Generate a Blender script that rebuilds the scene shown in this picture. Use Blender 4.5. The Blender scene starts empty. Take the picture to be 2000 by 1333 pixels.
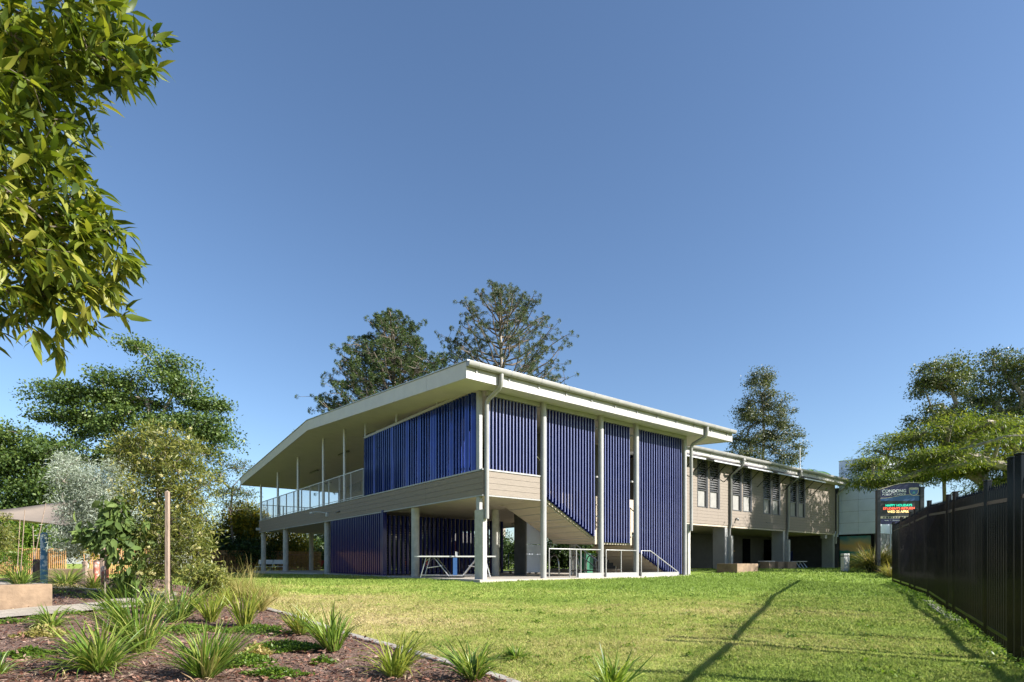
import bpy, math, random
import numpy as np
from mathutils import Vector, Matrix
rnd = random.Random(7)
NR = np.random.default_rng(11)
S = bpy.context.scene
COL = S.collection
# ------------------------------------------------------------ camera, sky, sun
cam = bpy.data.cameras.new('camera'); camo = bpy.data.objects.new('camera', cam); COL.objects.link(camo)
cam.sensor_width = 36; cam.lens = 36*1100/2000; cam.shift_y = (1101-666.5)/2000
cam.clip_end = 2000; cam.clip_start = .05
camo.location = (0, 0, .5); camo.rotation_euler = (math.radians(90), 0, 0)
S.camera = camo
SUN_EL = math.radians(30.5); SUN_AZ = math.atan2(.94, -.34)
w = bpy.data.worlds.new('World'); S.world = w; w.use_nodes = True
nt = w.node_tree; bg = nt.nodes['Background']
sky = nt.nodes.new('ShaderNodeTexSky'); sky.sky_type = 'NISHITA'; sky.sun_disc = False
sky.sun_elevation = SUN_EL; sky.sun_rotation = SUN_AZ
sky.air_density = 1.0; sky.dust_density = .6; sky.ozone_density = 4.2
nt.links.new(sky.outputs[0], bg.inputs[0]); bg.inputs[1].default_value = .073
sl = bpy.data.lights.new('sun', 'SUN'); sl.energy = 5.0; sl.angle = math.radians(.5); sl.color = (1, .95, .875)
so = bpy.data.objects.new('sun', sl); COL.objects.link(so)
sd = Vector((math.sin(SUN_AZ)*math.cos(SUN_EL), math.cos(SUN_AZ)*math.cos(SUN_EL), math.sin(SUN_EL)))
so.rotation_euler = sd.to_track_quat('Z', 'Y').to_euler(); so.location = (20, -20, 30)
S.view_settings.view_transform = 'Standard'; S.view_settings.look = 'None'
S.view_settings.exposure = 1.38; S.view_settings.gamma = 1
S.cycles.max_bounces = 6; S.cycles.transparent_max_bounces = 6

# ------------------------------------------------------------ helpers
def tag(o, label=None, cat=None, group=None, kind=None):
    if label: o['label'] = label
    if cat: o['category'] = cat
    if group: o['group'] = group
    if kind: o['kind'] = kind
    return o
def empty(name, loc=(0, 0, 0), rz=0.):
    o = bpy.data.objects.new(name, None); COL.objects.link(o); o.location = loc; o.rotation_euler = (0, 0, rz)
    o.empty_display_size = .2
    return o
def link(name, me, m, parent=None):
    o = bpy.data.objects.new(name, me); COL.objects.link(o)
    if m is not None: me.materials.append(m)
    if parent is not None: o.parent = parent
    return o
def copy_tree(o, parent=None):
    c = o.copy(); COL.objects.link(c)
    if parent is not None: c.parent = parent
    for ch in list(o.children): copy_tree(ch, c)
    return c
class MB:
    def __init__(s): s.v = []; s.f = []
    def add(s, vs, fs):
        n = len(s.v); s.v += [tuple(p) for p in vs]; s.f += [tuple(i+n for i in f) for f in fs]; return s
    def box(s, x0, x1, y0, y1, z0, z1):
        return s.add([(x0,y0,z0),(x1,y0,z0),(x1,y1,z0),(x0,y1,z0),(x0,y0,z1),(x1,y0,z1),(x1,y1,z1),(x0,y1,z1)],
                     [(0,3,2,1),(4,5,6,7),(0,1,5,4),(1,2,6,5),(2,3,7,6),(3,0,4,7)])
    def prism(s, pts, axis, c0, c1):
        # pts polygon in the plane of the two other axes; extruded from c0 to c1 along axis
        n = len(pts)
        def mk(p, c):
            return {'x': (c, p[0], p[1]), 'y': (p[0], c, p[1]), 'z': (p[0], p[1], c)}[axis]
        vs = [mk(p, c0) for p in pts]+[mk(p, c1) for p in pts]
        fs = [tuple(range(n))[::-1], tuple(range(n, 2*n))]+[(i, (i+1) % n, n+(i+1) % n, n+i) for i in range(n)]
        return s.add(vs, fs)
    def tube(s, pts, r, n=8):
        pts = [Vector(p) for p in pts]; rs = r if isinstance(r, (list, tuple)) else [r]*len(pts)
        rings = []; up = None
        for i, p in enumerate(pts):
            d = (pts[min(i+1, len(pts)-1)]-pts[max(i-1, 0)]).normalized()
            if up is None: up = Vector((0, 0, 1)) if abs(d.z) < .9 else Vector((1, 0, 0))
            a = d.cross(up).normalized(); b = a.cross(d).normalized(); up = b
            rings.append([p+(a*math.cos(2*math.pi*k/n)+b*math.sin(2*math.pi*k/n))*rs[i] for k in range(n)])
        vs = [v for R_ in rings for v in R_]
        fs = [(i*n+k, i*n+(k+1) % n, (i+1)*n+(k+1) % n, (i+1)*n+k) for i in range(len(pts)-1) for k in range(n)]
        fs += [tuple(range(n))[::-1], tuple((len(pts)-1)*n+k for k in range(n))]
        return s.add(vs, fs)
    def bar(s, p, q, wd, ht):
        p = Vector(p); q = Vector(q); d = (q-p).normalized()
        up = Vector((0, 0, 1)) if abs(d.z) < .95 else Vector((1, 0, 0))
        a = d.cross(up).normalized()*wd/2; b = a.cross(d).normalized()*ht/2
        return s.add([p-a-b, p+a-b, p+a+b, p-a+b, q-a-b, q+a-b, q+a+b, q-a+b],
                     [(0,3,2,1),(4,5,6,7),(0,1,5,4),(1,2,6,5),(2,3,7,6),(3,0,4,7)])
    def build(s, name, m, parent=None, smooth=False, bevel=0):
        me = bpy.data.meshes.new(name); me.from_pydata(s.v, [], s.f); me.update()
        o = link(name, me, m, parent)
        if smooth:
            me.polygons.foreach_set('use_smooth', [True]*len(me.polygons))
            try: me.set_sharp_from_angle(angle=math.radians(40))
            except Exception: pass
        if bevel:
            b = o.modifiers.new('bevel', 'BEVEL'); b.width = bevel; b.segments = 2; b.limit_method = 'ANGLE'
        return o
def np_mesh(name, V, F):
    # V (n,3), F (m,k) uniform polygons
    me = bpy.data.meshes.new(name); V = np.ascontiguousarray(V, dtype=np.float32); F = np.ascontiguousarray(F, dtype=np.int32)
    m, k = F.shape
    me.vertices.add(len(V)); me.vertices.foreach_set('co', V.ravel())
    me.loops.add(m*k); me.loops.foreach_set('vertex_index', F.ravel())
    me.polygons.add(m); me.polygons.foreach_set('loop_start', np.arange(0, m*k, k, dtype=np.int32))
    me.polygons.foreach_set('loop_total', np.full(m, k, dtype=np.int32))
    me.update(calc_edges=True); me.validate()
    return me
def unit(a): return a/np.maximum(np.linalg.norm(a, axis=-1, keepdims=True), 1e-9)
T_RHOMB = (np.array([(0,0,0),(.45,.5,.06),(1,0,-.05),(.45,-.5,.06)]), np.array([(0,1,2,3)]))
T_LEAF = (np.array([(0,0,0),(.35,0,.02),(.72,0,-.03),(1,0,-.14),(.3,.5,.05),(.66,.38,.01),(.3,-.5,.05),(.66,-.38,.01)]),
          np.array([(0,1,4),(1,2,5),(1,5,4),(2,3,5),(0,6,1),(1,6,7),(1,7,2),(2,7,3)]))
def leaf_mesh(name, P, D, N, L, W, tmpl):
    tv, tf = tmpl; n = len(P)
    D = unit(D); B = unit(np.cross(N, D)); N = np.cross(D, B)
    V = (P[:,None,:] + D[:,None,:]*(tv[None,:,0:1]*L[:,None,None]) + B[:,None,:]*(tv[None,:,1:2]*W[:,None,None])
         + N[:,None,:]*(tv[None,:,2:3]*L[:,None,None]))
    F = (tf[None]+(np.arange(n)*len(tv))[:,None,None]).reshape(-1, tf.shape[1])
    return np_mesh(name, V.reshape(-1, 3), F)

# ------------------------------------------------------------ materials
def new_mat(name):
    m = bpy.data.materials.new(name); m.use_nodes = True; t = m.node_tree
    return m, t, t.nodes['Principled BSDF']
def c4(c): return (c[0], c[1], c[2], 1)
def mat(name, c, rough=.6, metal=0., c2=None, scale=3., bump=0., bscale=40., spec=.5, coat=0., coord='Object', detail=6, lo=.35, hi=.65, stretch=None):
    m, t, p = new_mat(name); nd = t.nodes; lk = t.links
    p.inputs['Base Color'].default_value = c4(c); p.inputs['Roughness'].default_value = rough
    p.inputs['Metallic'].default_value = metal; p.inputs['Specular IOR Level'].default_value = spec
    p.inputs['Coat Weight'].default_value = coat; p.inputs['Coat Roughness'].default_value = .08
    tc = nd.new('ShaderNodeTexCoord'); src = tc.outputs[coord]
    if stretch:
        mp = nd.new('ShaderNodeMapping'); mp.inputs['Scale'].default_value = stretch
        lk.new(src, mp.inputs[0]); src = mp.outputs[0]
    if c2 is not None:
        n = nd.new('ShaderNodeTexNoise'); n.inputs['Scale'].default_value = scale; n.inputs['Detail'].default_value = detail
        n.inputs['Roughness'].default_value = .65
        r = nd.new('ShaderNodeValToRGB'); r.color_ramp.elements[0].position = lo; r.color_ramp.elements[1].position = hi
        r.color_ramp.elements[0].color = c4(c); r.color_ramp.elements[1].color = c4(c2)
        lk.new(src, n.inputs[0]); lk.new(n.outputs[0], r.inputs[0]); lk.new(r.outputs[0], p.inputs['Base Color'])
    if bump:
        n = nd.new('ShaderNodeTexNoise'); n.inputs['Scale'].default_value = bscale; n.inputs['Detail'].default_value = 5
        b = nd.new('ShaderNodeBump'); b.inputs['Strength'].default_value = bump; b.inputs['Distance'].default_value = .02
        lk.new(src, n.inputs[0]); lk.new(n.outputs[0], b.inputs['Height']); lk.new(b.outputs[0], p.inputs['Normal'])
    return m
def leaf_mat(name, cols, trans=.35, rough=.5, nscale=.8, tmul=1.5, spec=.4):
    # colour differs leaf by leaf, plus slow patches of younger and older leaf
    m, t, p = new_mat(name); nd = t.nodes; lk = t.links
    g = nd.new('ShaderNodeNewGeometry'); tc = nd.new('ShaderNodeTexCoord')
    n = nd.new('ShaderNodeTexNoise'); n.inputs['Scale'].default_value = nscale; n.inputs['Detail'].default_value = 2
    lk.new(tc.outputs['Object'], n.inputs[0])
    a = nd.new('ShaderNodeMath'); a.operation = 'MULTIPLY_ADD'; a.inputs[1].default_value = .9; a.inputs[2].default_value = -.45
    lk.new(n.outputs[0], a.inputs[0])
    ad = nd.new('ShaderNodeMath'); ad.operation = 'MULTIPLY_ADD'; ad.inputs[1].default_value = .85; lk.new(g.outputs['Random Per Island'], ad.inputs[0])
    lk.new(a.outputs[0], ad.inputs[2])
    ad2 = nd.new('ShaderNodeMath'); ad2.operation = 'ADD'; ad2.inputs[1].default_value = .075; lk.new(ad.outputs[0], ad2.inputs[0])
    r = nd.new('ShaderNodeValToRGB'); e = r.color_ramp.elements
    e[0].position = 0; e[0].color = c4(cols[0]); e[1].position = 1; e[1].color = c4(cols[-1])
    for i, c in enumerate(cols[1:-1]):
        x = e.new((i+1)/(len(cols)-1)); x.color = c4(c)
    lk.new(ad2.outputs[0], r.inputs[0]); lk.new(r.outputs[0], p.inputs['Base Color'])
    p.inputs['Roughness'].default_value = rough; p.inputs['Specular IOR Level'].default_value = spec
    tr = nd.new('ShaderNodeBsdfTranslucent'); mx = nd.new('ShaderNodeMixShader'); mx.inputs[0].default_value = trans
    mm = nd.new('ShaderNodeMix'); mm.data_type = 'RGBA'; mm.blend_type = 'MULTIPLY'; mm.inputs[0].default_value = 1
    mm.inputs[7].default_value = (tmul*1.1, tmul*1.15, tmul*.45, 1); lk.new(r.outputs[0], mm.inputs[6]); lk.new(mm.outputs[2], tr.inputs[0])
    lk.new(p.outputs[0], mx.inputs[1]); lk.new(tr.outputs[0], mx.inputs[2]); lk.new(mx.outputs[0], nd['Material Output'].inputs[0])
    return m
M = {}
M['white'] = mat('white_paint', (.30,.297,.29), .4, c2=(.235,.232,.225), scale=1.2, lo=.4, hi=.75)
M['steel'] = mat('galvanised_steel', (.50,.51,.52), .42, .35, c2=(.40,.41,.43), scale=6)
M['concrete'] = mat('column_concrete', (.44,.43,.39), .8, c2=(.33,.32,.29), scale=5, bump=.25)
M['slab'] = mat('slab_concrete', (.42,.38,.33), .85, c2=(.32,.29,.25), scale=2.5, bump=.2)
M['soffit'] = mat('soffit_board', (.60,.55,.56), .7, c2=(.55,.505,.515), scale=2)
M['soffit_low'] = mat('undercroft_lining', (.44,.37,.29), .7, c2=(.40,.34,.265), scale=2)
M['fascia'] = mat('fascia_sheet', (.48,.47,.45), .5, c2=(.44,.43,.41), scale=3)
M['fascia_white'] = mat('fascia_eave_sheet', (.34,.33,.315), .5, c2=(.30,.29,.275), scale=3)
M['gutter'] = mat('gutter_paint', (.285,.278,.268), .35, c2=(.225,.22,.212), scale=2, coat=.2)
M['roof'] = mat('roof_sheet', (.42,.43,.42), .4, .3, c2=(.36,.37,.36), scale=2)
M['board'] = mat('fibre_board', (.23,.19,.155), .75, c2=(.185,.155,.125), scale=4, bump=.35, bscale=14, stretch=(1,1,9))
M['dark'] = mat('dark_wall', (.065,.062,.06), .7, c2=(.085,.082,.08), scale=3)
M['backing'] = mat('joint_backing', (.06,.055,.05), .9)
M['olive'] = mat('room_wall_paint', (.16,.14,.09), .7, c2=(.14,.12,.08), scale=2)
M['frame'] = mat('window_frame_paint', (.045,.047,.052), .4, .2, c2=(.06,.06,.065), scale=5)
M['black'] = mat('black_powder_coat', (.0035,.004,.005), .24, .0, c2=(.005,.0055,.0065), scale=8, spec=.12, coat=.18, bump=.04, bscale=20)
M['alu'] = mat('aluminium', (.55,.55,.55), .3, .8, c2=(.46,.46,.46), scale=12)
M['stainless'] = mat('stainless_tube', (.6,.58,.54), .22, .9, c2=(.5,.48,.45), scale=12)
M['cloud'] = mat('tower_panel_paint', (.68,.73,.84), .5, c2=(.60,.65,.76), scale=1.5)
M['sand'] = mat('sandstone_block', (.29,.20,.125), .85, c2=(.14,.095,.06), scale=1.6, bump=.5, bscale=18)
M['blind'] = mat('window_blind', (.27,.265,.25), .8, c2=(.22,.215,.2), scale=4)
M['timber'] = mat('stake_timber', (.32,.24,.18), .8, c2=(.20,.145,.11), scale=3, bump=.4, bscale=10, stretch=(12,12,1.2))
M['paling'] = mat('paling_timber', (.46,.25,.10), .8, c2=(.30,.16,.07), scale=2.5, bump=.4, bscale=8, stretch=(9,9,1))
M['bark'] = mat('tree_bark', (.17,.14,.11), .9, c2=(.09,.07,.055), scale=4, bump=.5, bscale=10, stretch=(3,3,1))
M['bark_light'] = mat('pale_bark', (.34,.30,.25), .85, c2=(.19,.16,.13), scale=3, bump=.4, bscale=10, stretch=(3,3,1))
M['sail'] = mat('sail_cloth', (.22,.18,.145), .85, c2=(.19,.155,.125), scale=3)
M['red'] = mat('red_bunting', (.35,.03,.03), .7, c2=(.28,.02,.02))
M['brick'] = mat('red_brickwork', (.22,.08,.05), .85, c2=(.13,.05,.035), scale=12, bump=.3)
M['bluebin'] = mat('blue_board', (.01,.03,.16), .5, c2=(.012,.025,.12), scale=5)
M['bollard'] = mat('bollard_paint', (.55,.55,.53), .5, c2=(.48,.48,.46), scale=8)
M['rock'] = mat('grey_rock', (.20,.18,.16), .9, c2=(.12,.11,.1), scale=5, bump=.6, bscale=9)
M['tabletop'] = mat('table_top_paint', (.03,.05,.12), .45, c2=(.025,.045,.10), scale=6)
M['pale_top'] = mat('bench_top_paint', (.60,.60,.58), .4, c2=(.52,.52,.5), scale=6)
M['glass'] = mat('louvre_glass', (.03,.035,.04), .06, 0, c2=(.04,.045,.05), scale=2, spec=.8)
M['wood_counter'] = mat('counter_timber', (.40,.24,.10), .5, c2=(.3,.17,.07), scale=4, stretch=(1,8,8))
M['green'] = mat('green_bin', (.01,.12,.06), .5, c2=(.01,.09,.05), scale=6)
# blue fins: aluminium with a glossy lacquer, coloured darker for the shaded sides
def fin_material():
    m, t, p = new_mat('blue_fin_lacquer'); nd = t.nodes; lk = t.links
    tc = nd.new('ShaderNodeTexCoord'); n = nd.new('ShaderNodeTexNoise'); n.inputs['Scale'].default_value = 1.5
    r = nd.new('ShaderNodeValToRGB'); r.color_ramp.elements[0].color = (.0022,.006,.078,1); r.color_ramp.elements[1].color = (.004,.010,.115,1)
    lk.new(tc.outputs['Object'], n.inputs[0]); lk.new(n.outputs[0], r.inputs[0]); lk.new(r.outputs[0], p.inputs['Base Color'])
    p.inputs['Metallic'].default_value = .0; p.inputs['Roughness'].default_value = .35
    p.inputs['Coat Weight'].default_value = .22; p.inputs['Coat Roughness'].default_value = .05; p.inputs['Specular IOR Level'].default_value = .2
    return m
M['fin'] = fin_material()
M['fin_gable_lit'] = mat('blue_fin_lacquer_lit', (.010,.034,.235), .2, .4, c2=(.006,.022,.165), scale=2, coat=.4)  # brighter copy of the fin paint, lit look put into the colour
M['fin_edge_lit'] = mat('fin_edge_lit_paint', (.095,.11,.24), .3, .1, c2=(.075,.09,.21), scale=2, coat=.3)  # paler copy of the fin blue, sun and sky sheen painted in

# ------------------------------------------------------------ ground
def sst(a, b, x):
    x = np.clip((np.asarray(x, float)-a)/(b-a), 0, 1); return x*x*(3-2*x)
def gz(x, y):
    x = np.asarray(x, float); y = np.asarray(y, float)
    t = np.clip((y-2)/16., 0, 1); base = -.78+.72*(t*.8+.2*t*t*(3-2*t))
    base = base + .24*sst(20, 28, y)*sst(4, 11, x)
    base = base - .19*sst(8.5, 12.5, x)*(1-sst(19, 25, y))
    base = base - .10*sst(24, 34, y)*sst(-2, -9, x)*1.
    base = base + .10*sst(-3, -9, x)*(1-sst(12, 22, y))
    base = base + .03*np.sin(x*.9+.4*y)*np.sin(y*.7)*(1-sst(14, 17, y))
    return base
def g1(x, y): return float(gz(x, y))
def gp(px, py):
    # point of the ground seen at photo pixel
    u = (px-1000)/1100.; v = (1101-py)/1100.; y = 8.
    for i in range(60):
        y = .6*y+.4*((g1(u*y, y)-.5)/v)
    return (u*y, y, g1(u*y, y))
def atpx(px, py, Y): return Vector(((px-1000)/1100.*Y, Y, .5+(1101-py)/1100.*Y))
# grass colour shared by turf and blades
def grass_nodes(t, random_leaf):
    nd = t.nodes; lk = t.links
    g = nd.new('ShaderNodeNewGeometry')
    n1 = nd.new('ShaderNodeTexNoise'); n1.inputs['Scale'].default_value = .22; n1.inputs['Detail'].default_value = 7; n1.inputs['Roughness'].default_value = .62
    mp = nd.new('ShaderNodeMapping'); mp.inputs['Location'].default_value = (3.1, .4, 0); mp.inputs['Scale'].default_value = (.75, 1.35, 0)
    lk.new(g.outputs['Position'], mp.inputs[0]); lk.new(mp.outputs[0], n1.inputs[0])
    n2 = nd.new('ShaderNodeTexNoise'); n2.inputs['Scale'].default_value = 5; n2.inputs['Detail'].default_value = 5
    lk.new(g.outputs['Position'], n2.inputs[0])
    # the sward is dry on the left middle of the lawn and lush along the fence
    sx = nd.new('ShaderNodeSeparateXYZ'); lk.new(g.outputs['Position'], sx.inputs[0])
    mr = nd.new('ShaderNodeMapRange'); mr.inputs[1].default_value = 5.; mr.inputs[2].default_value = -3.; mr.inputs[3].default_value = -.12; mr.inputs[4].default_value = .11
    lk.new(sx.outputs[0], mr.inputs[0])
    my = nd.new('ShaderNodeMapRange'); my.inputs[1].default_value = 11.5; my.inputs[2].default_value = 16.; my.inputs[3].default_value = .05; my.inputs[4].default_value = -.20
    lk.new(sx.outputs[1], my.inputs[0])
    a = nd.new('ShaderNodeMath'); a.operation = 'ADD'; lk.new(n1.outputs[0], a.inputs[0]); lk.new(mr.outputs[0], a.inputs[1])
    a1 = nd.new('ShaderNodeMath'); a1.operation = 'ADD'; lk.new(a.outputs[0], a1.inputs[0]); lk.new(my.outputs[0], a1.inputs[1])
    b = nd.new('ShaderNodeMath'); b.operation = 'MULTIPLY_ADD'; b.inputs[1].default_value = .28; lk.new(n2.outputs[0], b.inputs[0]); lk.new(a1.outputs[0], b.inputs[2])
    last = b
    if random_leaf:
        c = nd.new('ShaderNodeMath'); c.operation = 'MULTIPLY_ADD'; c.inputs[1].default_value = .26; lk.new(g.outputs['Random Per Island'], c.inputs[0]); lk.new(b.outputs[0], c.inputs[2])
        d = nd.new('ShaderNodeMath'); d.operation = 'SUBTRACT'; d.inputs[1].default_value = .13; lk.new(c.outputs[0], d.inputs[0]); last = d
    r = nd.new('ShaderNodeValToRGB'); e = r.color_ramp.elements
    e[0].position = .42; e[0].color = (.20,.29,.052,1); e[1].position = .95; e[1].color = (.56,.46,.26,1)
    for pos, cc in ((.58, (.29,.37,.076,1)), (.70, (.39,.41,.12,1)), (.80, (.48,.43,.18,1))):
        x = e.new(pos); x.color = cc
    lk.new(last.outputs[0], r.inputs[0])
    return r
m, t, p = new_mat('turf_soil'); r = grass_nodes(t, False)
mulm = t.nodes.new('ShaderNodeMix'); mulm.data_type = 'RGBA'; mulm.blend_type = 'MULTIPLY'; mulm.inputs[0].default_value = 1
mulm.inputs[7].default_value = (.9,.88,.85,1); t.links.new(r.outputs[0], mulm.inputs[6]); t.links.new(mulm.outputs[2], p.inputs['Base Color'])
p.inputs['Roughness'].default_value = .95; p.inputs['Specular IOR Level'].default_value = .1
nb = t.nodes.new('ShaderNodeTexNoise'); nb.inputs['Scale'].default_value = 14; nb.inputs['Detail'].default_value = 6
bb = t.nodes.new('ShaderNodeBump'); bb.inputs['Strength'].default_value = .9; bb.inputs['Distance'].default_value = .05
gg = t.nodes.new('ShaderNodeNewGeometry'); t.links.new(gg.outputs['Position'], nb.inputs[0]); t.links.new(nb.outputs[0], bb.inputs['Height']); t.links.new(bb.outputs[0], p.inputs['Normal'])
M['turf'] = m
m, t, p = new_mat('grass_blade'); r = grass_nodes(t, True); t.links.new(r.outputs[0], p.inputs['Base Color'])
p.inputs['Roughness'].default_value = .55; p.inputs['Specular IOR Level'].default_value = .25
tr = t.nodes.new('ShaderNodeBsdfTranslucent'); t.links.new(r.outputs[0], tr.inputs[0])
mx = t.nodes.new('ShaderNodeMixShader'); mx.inputs[0].default_value = .4; t.links.new(p.outputs[0], mx.inputs[1]); t.links.new(tr.outputs[0], mx.inputs[2])
t.links.new(mx.outputs[0], t.nodes['Material Output'].inputs[0]); M['blade'] = m
def grid_sheet(name, xs, ys, zf, m):
    X, Y = np.meshgrid(xs, ys); Z = zf(X, Y); V = np.stack([X, Y, Z], -1).reshape(-1, 3)
    nx, ny = len(xs), len(ys); i = np.arange(ny-1)[:,None]*nx+np.arange(nx-1)[None]; i = i.ravel()
    me = np_mesh(name, V, np.stack([i, i+1, i+nx+1, i+nx], -1)); me.polygons.foreach_set('use_smooth', [True]*len(me.polygons))
    return link(name, me, m)
xs = np.concatenate([[-900,-300,-120,-70,-50], np.arange(-40, 40.1, .5), [50,70,120,300,900]])
ys = np.concatenate([[-300,-60,-20,-8], np.arange(-4, 50.1, .5), [60,80,120,300,1200]])
tag(grid_sheet('ground', xs, ys, gz, M['turf']), kind='structure')
# concrete edging: a curve between bed and lawn
edge_px = [(1075,1375),(985,1333),(905,1308),(838,1288),(770,1268),(700,1249),(650,1234),(620,1223),(575,1207),(530,1195),(495,1184)]
EP = [gp(*p) for p in edge_px]
def smooth_path(pts, n=8):
    out = []; P = [Vector(p) for p in pts]
    for i in range(len(P)-1):
        p0 = P[max(i-1, 0)]; p1 = P[i]; p2 = P[i+1]; p3 = P[min(i+2, len(P)-1)]
        for k in range(n):
            u = k/n; out.append(.5*((2*p1)+(p2-p0)*u+(2*p0-5*p1+4*p2-p3)*u*u+(3*p1-p0-3*p2+p3)*u**3))
    return out+[P[-1]]
EPs = smooth_path(EP, 6)
edge_y = np.array([p.y for p in EPs]); edge_x = np.array([p.x for p in EPs]); o_ = np.argsort(edge_y); edge_y = edge_y[o_]; edge_x = edge_x[o_]
def edge_at(y):
    # x of the bed's border at depth y; beyond the edging the bed swings left
    return np.interp(y, np.concatenate([edge_y, [edge_y[-1]+1, edge_y[-1]+4, edge_y[-1]+12]]),
                     np.concatenate([edge_x, [edge_x[-1]-.7, edge_x[-1]-4.0, edge_x[-1]-9.5]]))
M['edging'] = mat('edging_concrete', (.36,.33,.295), .85, c2=(.22,.20,.175), scale=6, bump=.3)
mb = MB(); vs = []; N = len(EPs)
for i, p in enumerate(EPs):
    d = (EPs[min(i+1, N-1)]-EPs[max(i-1, 0)]).normalized(); nrm = Vector((-d.y, d.x, 0)).normalized()
    z = g1(p.x, p.y)+.045
    for off, zz in ((-.065, z-.12), (-.065, z-.008), (-.055, z), (.055, z), (.065, z-.008), (.065, z-.12)):
        vs.append((p.x+nrm.x*off, p.y+nrm.y*off, zz))
mb.add(vs, [(i*6+k, i*6+k+1, i*6+k+7, i*6+k+6) for i in range(N-1) for k in range(5)])
tag(mb.build('garden_kerb', M['edging'], smooth=False), kind='structure')
# mulch bed
M['mulch'] = mat('mulch_soil', (.10,.055,.04), .95, c2=(.23,.165,.135), scale=9, bump=1., bscale=38, lo=.3, hi=.75, detail=9, spec=.15)
rows = [Vector((p.x+(-.06), p.y, 0)) for p in EPs]+[Vector((float(edge_at(yy)), yy, 0)) for yy in np.arange(EPs[-1].y+.4, EPs[-1].y+7, .4)]
rows.insert(0, Vector((2.2, 2.0, 0)))
cols_ = np.concatenate([np.linspace(0, 1, 60)**1.5])
V = []
for rr in rows:
    for c in cols_:
        x = rr.x+(-24-rr.x)*c; y = rr.y
        dome = .03+.05*min(1, c*12)
        V.append((x, y, g1(x, y)+dome*.6+.02*math.sin(x*5+y*3)*math.sin(y*6-x)*min(1, c*20)))
nx = len(cols_); i = (np.arange(len(rows)-1)[:,None]*nx+np.arange(nx-1)[None]).ravel()
me = np_mesh('garden_bed', np.array(V), np.stack([i, i+nx, i+nx+1, i+1], -1)); me.polygons.foreach_set('use_smooth', [True]*len(me.polygons))
tag(link('garden_bed', me, M['mulch']), kind='structure')
def bedz(x, y): return gz(x, y)+.04
# sandy path crossing the bed
M['path'] = mat('pale_path', (.37,.325,.265), .95, c2=(.27,.235,.19), scale=4, bump=.6, bscale=60)
def strip(name, pts, wd, m, dz):
    P = smooth_path([Vector(p) for p in pts], 8); vs = []; n = len(P)
    for i, p in enumerate(P):
        d = (P[min(i+1, n-1)]-P[max(i-1, 0)]).normalized(); q = Vector((-d.y, d.x, 0)).normalized()
        ww = wd*(1+.08*math.sin(i*1.3))
        for k in range(9):
            s_ = (k/8-.5)*ww; x = p.x+q.x*s_; y = p.y+q.y*s_; vs.append((x, y, g1(x, y)+dz))
    return MB().add(vs, [(i*9+k, i*9+k+1, i*9+k+10, i*9+k+9) for i in range(n-1) for k in range(8)]).build(name, m, smooth=True)
pa = [(-12,5.4,0),(-9.0,8.0,0),(-7.75,9.5,0),(-7.3,10.9,0),(-8.2,12.5,0),(-10.5,13.8,0),(-16,15.7,0)]
tag(strip('garden_path', pa, 1.05, M['path'], .082), kind='structure')

# ------------------------------------------------------------ main building, local axes: x along the sunny front, y along the gable side
P0 = (-.912, 17.6, 0); BR = math.atan2(.6124, .7906)
def W(a, b, z=0.):
    return Vector((P0[0]+a*math.cos(BR)-b*math.sin(BR), P0[1]+a*math.sin(BR)+b*math.cos(BR), z))
B1 = tag(empty('school_building', P0, BR), 'two storey school pavilion on columns with blue vertical fins and a low gable roof', 'school building')
# slab
mb = MB(); mb.box(-.35, 13.2, -.35, 27.2, -.6, 0); mb.build('floor_slab', M['slab'], B1)
# upper floor with its lining below
mb = MB(); mb.box(.03, 10.97, .03, 27.0, 2.70, 3.40)
o = mb.build('upper_floor', M['soffit_low'], B1)
# stair void is cut simply by keeping the upper floor back from the flights
o.data.clear_geometry()
mb = MB(); mb.box(.03, 2.46, .03, 2.6, 2.68, 3.42); mb.box(.03, 10.97, 2.6, 27.0, 2.68, 3.42)
me2 = bpy.data.meshes.new('upper_floor'); me2.from_pydata(mb.v, [], mb.f); me2.materials.append(M['soffit_low']); o.data = me2
# boarded band around the floor edge
def boards_x(mb, a0, a1, z0, z1, b, th, n, out=-1, joints=()):
    h = (z1-z0)/n; cuts = [a0]+[j for j in sorted(joints) if a0 < j < a1]+[a1]
    for k in range(n):
        for i in range(len(cuts)-1):
            y0, y1 = sorted((b, b+out*th)); mb.box(cuts[i]+.003, cuts[i+1]-.003, y0, y1, z0+k*h+.004, z0+(k+1)*h-.004)
def boards_y(mb, b0, b1, z0, z1, a, th, n, joints=()):
    h = (z1-z0)/n; cuts = [b0]+[j for j in joints if b0 < j < b1]+[b1]
    for k in range(n):
        for i in range(len(cuts)-1):
            mb.box(a-th, a, cuts[i]+.003, cuts[i+1]-.003, z0+k*h+.004, z0+(k+1)*h-.004)
mb = MB(); boards_x(mb, -.02, 2.44, 2.66, 3.40, 0, .02, 4); boards_y(mb, 0.003, 27.1, 2.66, 3.40, 0, .02, 4, joints=(3.6, 7.2, 10.8, 14.4, 18, 21.6, 25.2))
mb.build('board_band', M['board'], B1)
mb = MB(); mb.box(-.035, 2.44, -.035, .03, 3.42, 3.47); mb.box(-.035, .03, .032, 27.12, 3.42, 3.47)
mb.box(-.03, 2.44, -.03, .025, 2.615, 2.655); mb.box(-.03, .025, .027, 27.1, 2.615, 2.655); mb.build('band_trim', M['white'], B1)
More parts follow.
